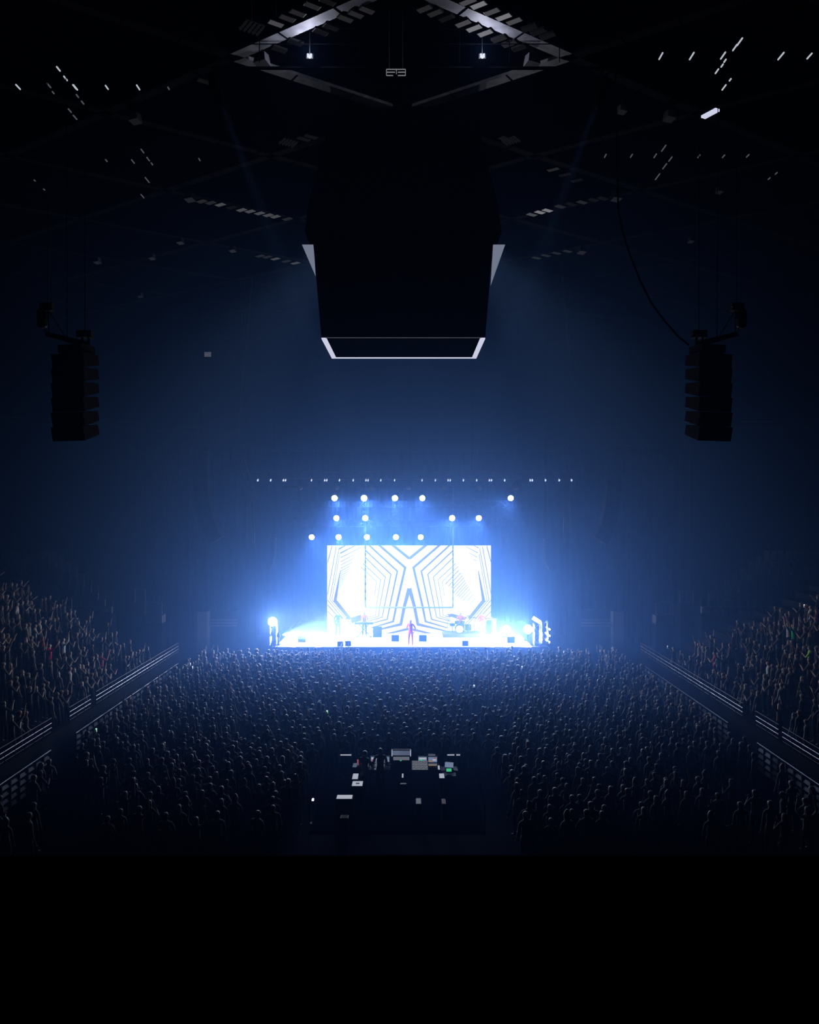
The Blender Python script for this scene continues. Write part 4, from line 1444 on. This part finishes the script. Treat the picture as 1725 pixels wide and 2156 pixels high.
# ------------------------------------------------------------------ mixing position on the floor
FZ = 0.05
t = thing('mixing_platform', 'low black platform under the mixing desks in the middle of the floor', 'platform', (-0.4, 29.4, 0))
MB().box((0, 0, FZ / 2), (5.7, 5.2, FZ)).build('deck', 'matte', t)
mb = MB()
for a_, b_ in (((-2.8, 2.85), (2.8, 2.85)), ((-2.85, -2.8), (-2.85, 2.8)), ((2.85, -2.8), (2.85, 2.8))):
    mb.tube((*a_, 1.0), (*b_, 1.0), 0.02, 6).tube((*a_, 0.02), (*a_, 1.0), 0.02, 6).tube((*b_, 0.02), (*b_, 1.0), 0.02, 6)
mb.build('guard_rail', 'matte', t)


def zq(px0, py0, px1, py1, D):
    a_, b_ = P(px0, py1, D), P(px1, py0, D)
    return a_, b_


def desk(px0, px1, D, ztop, label):
    xa, xb = (px0 - CX) * D / F, (px1 - CX) * D / F
    t = thing('desk', label, 'desk', ((xa + xb) / 2, D, FZ))
    W = xb - xa
    h = ztop - FZ
    MB().box((0, 0, h - 0.03), (W, 0.8, 0.06)).build('top', 'black', t)
    for sx in (-1, 1):
        for sy in (-1, 1):
            MB().box((sx * (W / 2 - 0.05), sy * 0.34, (h - 0.06) / 2), (0.05, 0.05, h - 0.06)).build('leg', 'black', t)
    return t


DT = 0.78
desk(778, 822, 31.2, DT, 'black desk under the left mixing console')
desk(866, 926, 31.2, DT, 'black desk under the right mixing console and its screens')


def monitor(px0, py0, px1, py1, D, m, label, cat='screen', name='monitor', base=DT, bars=None):
    a_, b_ = zq(px0, py0, px1, py1, D)
    W, H = b_.x - a_.x, b_.z - a_.z
    t = thing(name, label, cat, ((a_.x + b_.x) / 2, D, base))
    zc = (a_.z + b_.z) / 2 - base
    MB().box((0, 0.02, zc), (W + 0.05, 0.04, H + 0.05)).build('case', 'black', t)
    MB().box((0, -0.005, zc), (W, 0.012, H)).build('screen', m, t)
    if bars:
        mb = MB()
        for (u0, v0, u1, v1, mm) in bars:
            MB().box(((u0 + u1) / 2 * W - W / 2, -0.014, zc - H / 2 + (v0 + v1) / 2 * H), ((u1 - u0) * W, 0.006, (v1 - v0) * H)).build('image_area', mm, t)
    if zc - H / 2 > 0.03:
        MB().box((0, 0.05, (zc - H / 2) / 2 + 0.03), (0.06, 0.05, zc - H / 2 + 0.06)).box((0, 0.05, 0.01), (0.3, 0.2, 0.02)).build('stand', 'black', t)
    return t


monitor(781, 1593.5, 795, 1603, 31.35, 'monitor', 'lit blue and white screen at the left end of the left desk', bars=[(0.05, 0.1, 0.6, 0.35, 'redlcd'), (0.1, 0.5, 0.9, 0.9, 'desklight')])
monitor(810, 1593.5, 820, 1604, 31.35, 'monitor', 'lit blue screen at the right end of the left desk, partly behind the technician', bars=[(0.1, 0.1, 0.5, 0.5, 'amber')])
monitor(881, 1594, 899, 1603, 31.35, 'monitor', 'lit blue screen in the middle of the right desk', bars=[(0.1, 0.5, 0.9, 0.9, 'desklight'), (0.1, 0.1, 0.5, 0.4, 'greenled')])
monitor(902, 1594, 920.5, 1604.5, 31.35, 'monitor', 'colourful screen at the right end of the right desk', bars=[(0.05, 0.05, 0.45, 0.4, 'amber'), (0.5, 0.3, 0.9, 0.6, 'desklight'), (0.6, 0.7, 0.9, 0.9, 'redlcd')])
monitor(902, 1607.5, 920.5, 1612, 31.0, 'deskdim', 'low dim screen below the colourful screen on the right desk', bars=[(0.0, 0.0, 0.9, 0.35, 'amber')])
monitor(902, 1588.5, 917, 1590.5, 31.6, 'deskdim', 'thin lit bar lamp above the colourful screen', cat='lamp', name='bar_lamp')
for px0, px1, ww in ((717, 740, 'left of the mixing position'), (942, 957, 'right of the mixing position'), (961, 969, 'outermost right of the mixing position')):
    monitor(px0, 1588.3, px1, 1590.6, 32.0, 'desklight', 'thin white bar lamp on a pole %s' % ww, cat='lamp', name='bar_lamp', base=0.0)


def console(px0, py0, px1, py1, D, m, label):
    a_, b_ = P(px0, py1, D), P(px1, py0, D)
    W = b_.x - a_.x
    t = thing('mixing_console', label, 'mixing console', ((a_.x + b_.x) / 2, D, DT))
    R = Euler((math.radians(14), 0, 0))
    MB().box((0, 0, 0.07), (W + 0.06, 0.66, 0.1), R).build('case', 'black', t)
    MB().box((0, -0.01, 0.125), (W, 0.6, 0.012), R).build('surface', m, t)
    mb = MB()
    Rm = R.to_matrix()
    n = int(W / 0.055)
    for k in range(n):
        for j, yy in enumerate((-0.2, -0.05, 0.12, 0.22)):
            c = Rm @ Vector((-W / 2 + (k + 0.5) * W / n, yy + 0.03 * math.sin(k * 2.1 + j), 0.075)) + Vector((0, 0, 0.06))
            mb.box(c, (0.02, 0.05 if j < 2 else 0.025, 0.02), R)
    mb.build('fader', 'black', t)  # fader caps of the console, all in one mesh
    return t


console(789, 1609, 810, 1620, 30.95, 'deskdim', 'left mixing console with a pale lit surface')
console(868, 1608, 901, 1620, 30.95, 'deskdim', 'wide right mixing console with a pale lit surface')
# central equipment rack
D = 31.0
a_, b_ = zq(824.5, 1577, 866, 1618, D)
t = thing('equipment_rack', 'tall black equipment rack with a pale lit panel in the middle of the mixing position', 'rack', ((a_.x + b_.x) / 2, D, FZ))
W = b_.x - a_.x
H = b_.z - FZ
MB().box((0, 0.3, H / 2 - 0.12), (W, 0.6, H - 0.24)).build('case', 'black', t)
zl = a_.z - FZ
hh = b_.z - a_.z
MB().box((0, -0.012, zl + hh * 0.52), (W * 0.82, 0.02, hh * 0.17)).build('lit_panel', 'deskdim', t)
mb = MB().box((-W / 2 + 0.02, -0.01, zl + hh * 0.8), (0.03, 0.03, hh * 0.34)).box((W / 2 - 0.02, -0.01, zl + hh * 0.8), (0.03, 0.03, hh * 0.34))
mb.build('side_light', 'desklight', t)
MB().box((0, -0.01, zl + hh * 0.99), (W, 0.03, 0.02)).build('top_edge', 'tubedim', t)
MB().box((-0.02, -0.03, zl + hh * 0.42), (0.06, 0.02, 0.03)).build('indicator', 'greenled', t)
mb = MB()
for sx in (-1, 1):
    for zz in (0.14, 0.3):
        mb.box((sx * W * 0.44, -0.012, zl + hh * zz), (0.03, 0.02, 0.03))
mb.build('latch', 'chrome', t)
# laptops on side cases


def laptop(px, py, wd, D, m, label, ry=0.0, base=None):
    p = P(px, py, D)
    t = thing('laptop', label, 'laptop', (p.x, D, p.z - 0.12))
    MB().box((0, -0.12, 0.01), (wd, 0.24, 0.02)).build('keyboard_base', 'black', t)
    Rr_ = Euler((math.radians(-12), 0, ry))
    MB().box((0, 0.02, 0.13), (wd, 0.015, wd * 0.62), Rr_).build('lid', 'black', t)
    MB().box((0, 0.008, 0.13), (wd * 0.94, 0.012, wd * 0.55), Rr_).build('screen', m, t)
    MB().box((0, 0, -(p.z - 0.12) / 2), (wd + 0.3, 0.5, p.z - 0.12 - 0.01)).build('case', 'black', t)
    return t


laptop(760, 1604, 0.30, 30.9, 'redlcd', 'small laptop with a reddish screen left of the left desk', 0.3)
laptop(946, 1611, 0.34, 30.9, 'monitor', 'laptop with a blue screen on a case right of the right desk', -0.2)
laptop(945.5, 1622, 0.2, 30.4, 'greenled', 'small device with a green lit screen below the blue laptop')


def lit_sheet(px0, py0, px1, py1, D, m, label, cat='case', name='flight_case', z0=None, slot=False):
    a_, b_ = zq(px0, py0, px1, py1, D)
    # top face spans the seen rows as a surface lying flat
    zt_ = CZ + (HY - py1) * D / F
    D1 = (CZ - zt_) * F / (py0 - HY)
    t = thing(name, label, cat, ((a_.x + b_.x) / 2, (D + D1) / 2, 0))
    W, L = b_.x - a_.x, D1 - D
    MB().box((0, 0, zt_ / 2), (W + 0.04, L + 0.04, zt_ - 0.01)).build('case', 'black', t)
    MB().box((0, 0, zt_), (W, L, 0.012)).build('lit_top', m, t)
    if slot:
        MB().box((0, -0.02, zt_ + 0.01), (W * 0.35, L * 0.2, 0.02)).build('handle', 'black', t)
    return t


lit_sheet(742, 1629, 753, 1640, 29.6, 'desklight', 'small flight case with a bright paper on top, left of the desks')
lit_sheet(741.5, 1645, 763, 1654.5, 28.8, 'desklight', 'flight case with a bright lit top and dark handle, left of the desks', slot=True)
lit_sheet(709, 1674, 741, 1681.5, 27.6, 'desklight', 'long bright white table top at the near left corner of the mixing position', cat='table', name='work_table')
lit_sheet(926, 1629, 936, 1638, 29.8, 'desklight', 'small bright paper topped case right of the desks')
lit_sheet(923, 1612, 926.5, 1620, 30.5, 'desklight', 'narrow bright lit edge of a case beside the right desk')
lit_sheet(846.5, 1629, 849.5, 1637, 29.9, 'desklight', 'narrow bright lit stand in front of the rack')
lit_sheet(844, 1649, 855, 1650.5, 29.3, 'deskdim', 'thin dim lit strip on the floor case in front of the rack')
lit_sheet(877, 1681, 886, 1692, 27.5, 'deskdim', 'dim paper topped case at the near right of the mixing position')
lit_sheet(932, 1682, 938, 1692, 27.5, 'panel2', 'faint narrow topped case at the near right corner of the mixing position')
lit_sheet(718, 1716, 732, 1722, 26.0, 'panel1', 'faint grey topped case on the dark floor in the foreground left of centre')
p = P(659, 1683.5, 27.6)
t = thing('lantern', 'tiny bright white lantern on a post left of the mixing position', 'lamp', (p.x, p.y, 0))
MB().tube((0, 0, 0), (0, 0, p.z - 0.04), 0.02, 6).lathe([(0.12, 0), (0.12, 0.02)], n=10).build('post', 'black', t)
MB().box((0, 0, p.z), (0.07, 0.07, 0.07)).build('bulb', 'phone', t)

# ------------------------------------------------------------------ the crowd
rnd = random.Random(11)
POSES = [('down', 'short', False), ('down', 'long', True), ('hips', 'short', False), ('up2', 'long', True), ('up1', 'short', False),
         ('clap', 'long', True), ('clap', 'short', False), ('cross', 'short', False), ('wide', 'short', False), ('phone', 'pony', True), ('down', 'big', True), ('down', 'bun', True)]
DESC = {'down': 'arms down', 'hips': 'hands on hips', 'up2': 'both arms raised', 'up1': 'one arm raised', 'clap': 'hands clapping', 'cross': 'arms folded',
        'wide': 'arms thrown wide', 'phone': 'hand held forward'}
HD = {'short': 'short hair', 'long': 'long hair', 'big': 'big loose hair', 'pony': 'a ponytail', 'bun': 'a hair bun'}
HI, LO = [], []
for i, (po, ha, fe) in enumerate(POSES):
    HI.append(seg_person('person_body_%d' % i, po, ha, fingers=True, female=fe, bulk=0.93 if fe else 1.0)[0])
    LO.append(seg_person('crowd_body_%d' % i, po, ha, fingers=False, lite=True, female=fe, bulk=0.93 if fe else 1.0)[0])
WT = [22, 16, 6, 3, 3, 5, 4, 6, 1, 4, 6, 4]

cand = []       # (distance, x, y, z, rz, scale, variant, zone)


def toward(x, y, tx=0, ty=58):
    return math.atan2(ty - y, tx - x) - PI / 2


FOHX, FOHY = (-3.7, 3.2), (23.0, 32.4)
y = 24.0
while y < 52.2:
    x = -13.2 + rnd.random() * 0.5
    while x < 13.3:
        xx, yy = x + rnd.uniform(-0.12, 0.12), y + rnd.uniform(-0.16, 0.16)
        edge = 13.3 - 0.15
        ok = abs(xx) < edge and not (FOHX[0] < xx < FOHX[1] and FOHY[0] < yy < FOHY[1])
        if yy < 31 and abs(xx) > 9.5:          # dark open corners beside the near fences
            ok = ok and rnd.random() < 0.35
        if ok and rnd.random() < (0.9 if yy > 27 else 0.6):
            cand.append([math.hypot(xx, yy), xx, yy, 0.0, toward(xx, yy) + rnd.gauss(0, 0.25), rnd.uniform(0.92, 1.06), rnd.choices(range(12), WT)[0], 'floor'])
        x += rnd.uniform(0.5, 0.62)
    y += 0.66
WT2 = [14, 10, 6, 8, 8, 16, 16, 5, 5, 7, 4, 3]
for sgn in (-1, 1):
    for r in range(ROWS):
        x = sgn * (X0 + RUN * (r + 0.55))
        z = Z0 + RISE * r
        y = 22.3
        while y < 50.6:
            yy = y + rnd.uniform(-0.1, 0.1)
            px, py = CX + F * x / yy, HY + F * (CZ - z - 1.7) / yy
            top = 1198 + 0.5 * px if sgn < 0 else 1243 + 0.385 * (1725 - px)
            dark = (32.5 < yy < 34.2 or 36.5 < yy < 37.2) if sgn < 0 else (33.6 < yy < 35.0)
            if py > top + rnd.uniform(-6, 10) and not (dark and r < 6) and rnd.random() < 0.72 and -40 < px < 1765:
                cand.append([math.hypot(x, yy), x, yy, z, toward(x, yy) + rnd.gauss(0, 0.2), rnd.uniform(0.92, 1.06), rnd.choices(range(12), WT2)[0], 'left tier' if sgn < 0 else 'right tier'])
            y += 0.56
cand.sort()
SPECIAL = []


def take(px, py, zone):
    """the crowd place whose head the photograph shows at px, py"""
    best = min((c for c in cand if c[7] == zone), key=lambda c: (CX + F * c[1] / c[2] - px) ** 2 + (HY + F * (CZ - c[3] - 1.6) / c[2] - py) ** 2)
    cand.remove(best)
    return best


def special(px, py, zone, pose, hair, cloth, label, glow=None, glabel=None, trousers='darkcloth'):
    c = take(px, py, zone)
    me, hands = seg_person('person_%s_%s' % (pose, cloth), pose, hair, mats=['skinplain', 'hairplain' if hair != 'long' else 'hair', cloth, trousers, 'shoe'])
    person(me, c[1:4], c[4], label, None, c[5])
    if glow:
        h = Matrix.Rotation(c[4], 3, 'Z') @ (hands[0] * c[5]) + Vector(c[1:4])
        t = thing('phone', glabel, 'phone', h, c[4])
        MB().box((0, 0.035, 0.04), (0.075, 0.01, 0.15)).build('case', 'black', t)
        MB().box((0, 0.027, 0.04), (0.07, 0.006, 0.14)).build('screen', glow, t)


special(795, 1472, 'floor', 'down', 'big', 'greycloth', 'person with a big pale mane and pale top in the middle of the floor crowd')
special(1677, 1318, 'right tier', 'wide', 'short', 'greencloth', 'person in a bright green top with arms wide high in the right tier')
special(1709, 1374, 'right tier', 'clap', 'long', 'limecloth', 'person in a lime green top low at the far right of the right tier')
special(1702, 1290, 'right tier', 'phone', 'short', 'greycloth', 'person in a grey top holding a glowing pale phone high in the right tier', 'phone', 'glowing pale phone held by the grey topped person high in the right tier')
special(1665, 1310, 'right tier', 'up2', 'long', 'whitecloth', 'person in white top, both arms raised, next to the green top in right tier')
special(1618, 1390, 'right tier', 'hips', 'short', 'greycloth', 'person in a grey top, hands on hips, in the lower right tier')
special(1503, 1375, 'right tier', 'clap', 'short', 'pinkcloth', 'person in a pink top clapping low in the right tier')
special(72, 1322, 'left tier', 'clap', 'short', 'whitecloth', 'person in a bright white shirt clapping halfway up the left tier')
special(83, 1319, 'left tier', 'down', 'long', 'whitecloth', 'long haired person in a white shirt beside the clapping one in the left tier')
special(128, 1338, 'left tier', 'up1', 'short', 'greycloth', 'person in a pale grey shirt with one arm raised in the left tier')
special(100, 1328, 'left tier', 'up1', 'long', 'pinkcloth', 'person in a faded pink top with one arm raised in the left tier')
special(37, 1275, 'left tier', 'hips', 'short', 'whitecloth', 'person in a white shirt with hands on hips high in the left tier')
special(212, 1385, 'left tier', 'phone', 'long', 'pinkcloth', 'person in a pink top holding a red glowing phone low in the left tier', 'redlcd', 'red glowing phone held by the pink topped person in the left tier')
special(112, 1375, 'left tier', 'wide', 'short', 'redcloth', 'person in a red shirt with arms wide low in the left tier')
special(142, 1400, 'left tier', 'hips', 'short', 'whitecloth', 'person in a white shirt near the bottom of the left tier')
special(186, 1540, 'floor', 'phone', 'short', 'darkcloth', 'person in dark clothes with green lit phone in dark left corner of the floor', 'phonegreen', 'green lit phone in the dark left corner of the floor')
special(1001, 1460, 'floor', 'phone', 'short', 'darkcloth', 'person in dark clothes, white lit phone, right of the middle of the floor crowd', 'phone', 'white lit phone right of the middle of the floor crowd')
special(1097, 1415, 'floor', 'phone', 'long', 'darkcloth', 'person in dark clothes holding a phone in far right part of the floor crowd', 'phone', 'white lit phone in the far right part of the floor crowd')
special(386, 1390, 'floor', 'phone', 'short', 'darkcloth', 'person holding a phone at the far left edge of the floor crowd', 'phone', 'white lit phone at the far left edge of the floor crowd')
special(362, 1396, 'floor', 'phone', 'long', 'darkcloth', 'long haired person holding a phone by the far end of the left fence', 'phone', 'white lit phone by the far end of the left fence')
special(397, 1410, 'floor', 'phone', 'short', 'darkcloth', 'person with a raised phone just in front of the far left edge of the crowd', 'phone', 'white lit phone just in front of the far left edge of the crowd')
special(688, 1500, 'floor', 'phone', 'bun', 'darkcloth', 'person with hair bun and dim phone left of the middle of the floor crowd', 'phonegreen', 'dim phone held left of the middle of the floor crowd')
special(1405, 1336, 'right tier', 'phone', 'short', 'darkcloth', 'person with a white phone at the far end of the right tier', 'phone', 'white phone at the far end of the right tier')

# technicians at the desks
tm, _ = seg_person('person_technician', 'keys', 'short', mats=['skinplain', 'hairplain', 'shoe', 'shoe', 'shoe'])
for px, D, rz, ww in ((801, 30.2, 0.1, 'in black at the left mixing console'), (768, 29.9, -0.4, 'in black between the left desk and the flight cases')):
    person(tm, ((px - CX) * D / F, D, FZ), rz, 'technician %s, seen from behind' % ww)

# nearest people one by one, everyone farther as one crowd
def on_screen(c):
    px, py = CX + F * c[1] / c[2], HY + F * (CZ - c[3] - 1.6) / c[2]
    return -8 < px < 1733 and py < 1790


# equal shares of the floor and of the tiers among those kept one by one
NIND = 262
near = [c for c in cand if on_screen(c)][:NIND]
ids = set(id(c) for c in near)
rest = [c for c in cand if id(c) not in ids]


def zone_words(c):
    px = CX + F * c[1] / c[2]
    if c[7] != 'floor':
        return 'near seats of %s' % c[7]
    q = 'left of' if px < 700 else ('right of' if px > 960 else 'around')
    return 'dark floor crowd %s mixing position' % q


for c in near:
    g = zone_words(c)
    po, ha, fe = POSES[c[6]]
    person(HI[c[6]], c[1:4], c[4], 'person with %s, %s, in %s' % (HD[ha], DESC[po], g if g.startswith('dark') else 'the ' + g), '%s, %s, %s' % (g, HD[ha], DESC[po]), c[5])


def merged(name, items, meshes):
    VS, LO_, LS, MI = [], [], [], []
    vo = lo = 0
    cache = []
    for m in meshes:
        a_ = np.empty(len(m.vertices) * 3); m.vertices.foreach_get('co', a_)
        l = np.empty(len(m.loops), np.int32); m.loops.foreach_get('vertex_index', l)
        s = np.empty(len(m.polygons), np.int32); m.polygons.foreach_get('loop_start', s)
        mi = np.empty(len(m.polygons), np.int32); m.polygons.foreach_get('material_index', mi)
        cache.append((a_.reshape(-1, 3), l, s, mi))
    for c in items:
        a_, l, s, mi = cache[c[6]]
        cs_, sn = math.cos(c[4]) * c[5], math.sin(c[4]) * c[5]
        q = np.stack([a_[:, 0] * cs_ - a_[:, 1] * sn + c[1], a_[:, 0] * sn + a_[:, 1] * cs_ + c[2], a_[:, 2] * c[5] + c[3]], 1)
        VS.append(q); LO_.append(l + vo); LS.append(s + lo); MI.append(mi)
        vo += len(a_); lo += len(l)
    me = bpy.data.meshes.new(name)
    V = np.concatenate(VS); L = np.concatenate(LO_).astype(np.int32); S_ = np.concatenate(LS).astype(np.int32)
    me.vertices.add(len(V)); me.vertices.foreach_set('co', V.ravel())
    me.loops.add(len(L)); me.loops.foreach_set('vertex_index', L)
    me.polygons.add(len(S_)); me.polygons.foreach_set('loop_start', S_)
    me.polygons.foreach_set('material_index', np.concatenate(MI).astype(np.int32))
    me.polygons.foreach_set('use_smooth', np.ones(len(S_), bool))
    for m in CROWD:
        me.materials.append(M[m])
    me.update(calc_edges=True)
    me.validate()
    o = bpy.data.objects.new(name, me)
    C.objects.link(o)
    return o


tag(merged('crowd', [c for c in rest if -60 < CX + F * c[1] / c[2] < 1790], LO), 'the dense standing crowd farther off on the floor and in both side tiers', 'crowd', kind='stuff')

# ------------------------------------------------------------------ empty seats in the corner tiers
mb = MB()
mb.box((0, 0, 0.43), (0.44, 0.42, 0.05), Euler((math.radians(4), 0, 0)))
mb.add([(-0.21, 0.18, 0.5), (0.21, 0.18, 0.5), (0.21, 0.24, 0.5), (-0.21, 0.24, 0.5), (-0.17, 0.27, 0.9), (0.17, 0.27, 0.9), (0.17, 0.32, 0.88), (-0.17, 0.32, 0.88)],
       [(0, 3, 2, 1), (4, 5, 6, 7), (0, 1, 5, 4), (1, 2, 6, 5), (2, 3, 7, 6), (3, 0, 4, 7)])
mb.box((-0.2, 0.05, 0.2), (0.05, 0.3, 0.42)).box((0.2, 0.05, 0.2), (0.05, 0.3, 0.42))
seat_me = mb.mesh('empty_seat', 'seat')
ns = 0
ROWN = ['lowest', 'second', 'third', 'fourth', 'fifth', 'sixth', 'seventh', 'eighth', 'ninth']
for sgn, i, D, z, Xi in CORN:
    if i > 8:
        continue
    for k in range(17):
        x = Xi + sgn * (0.35 + 0.53 * k)
        px, py = CX + F * x / (D + 0.5), HY + F * (CZ - z - 0.8) / (D + 0.5)
        if not (-5 < px < 1730):
            continue
        o = bpy.data.objects.new('arena_seat', seat_me)
        C.objects.link(o)
        o.location = (x, D + 0.42, z)
        tag(o, 'empty dark plastic seat in the %s row from the bottom of the %s corner tier' % (ROWN[i], 'left' if sgn < 0 else 'right'), 'seat', 'empty seats of the %s corner tier, %s row' % ('left' if sgn < 0 else 'right', ROWN[i]))
        ns += 1


# unseen lamps added behind the scoreboard shroud to brighten the side tiers
for s, ww in ((-1, 'left'), (1, 'right')):
    p = Vector((s * 1.9 - 0.2, 36.4, 23.6))
    t = thing('added_tier_lamp', 'unseen black lamp added behind the scoreboard shroud to brighten the %s tier' % ww, 'lamp', p)
    d = Vector((s * 19, 39, 4.5)) - p
    q = d.to_track_quat('Z', 'Y').to_matrix()
    MB().lathe([(0.1, -0.25), (0.19, -0.1), (0.19, 0.15)], (0, 0, 0), 16, 0, q).tube((0, 0, 0), (0, 0, ROOF - p.z), 0.015, 5).build('housing', 'black', t)
    lt = light('added_tier_beam', 'SPOT', d.normalized() * 0.25, 750, (1.0, 0.88, 0.76), t, None, angle=46, blend=1.0, radius=0.15)
    lt.rotation_euler = d.to_track_quat('-Z', 'Y').to_euler()
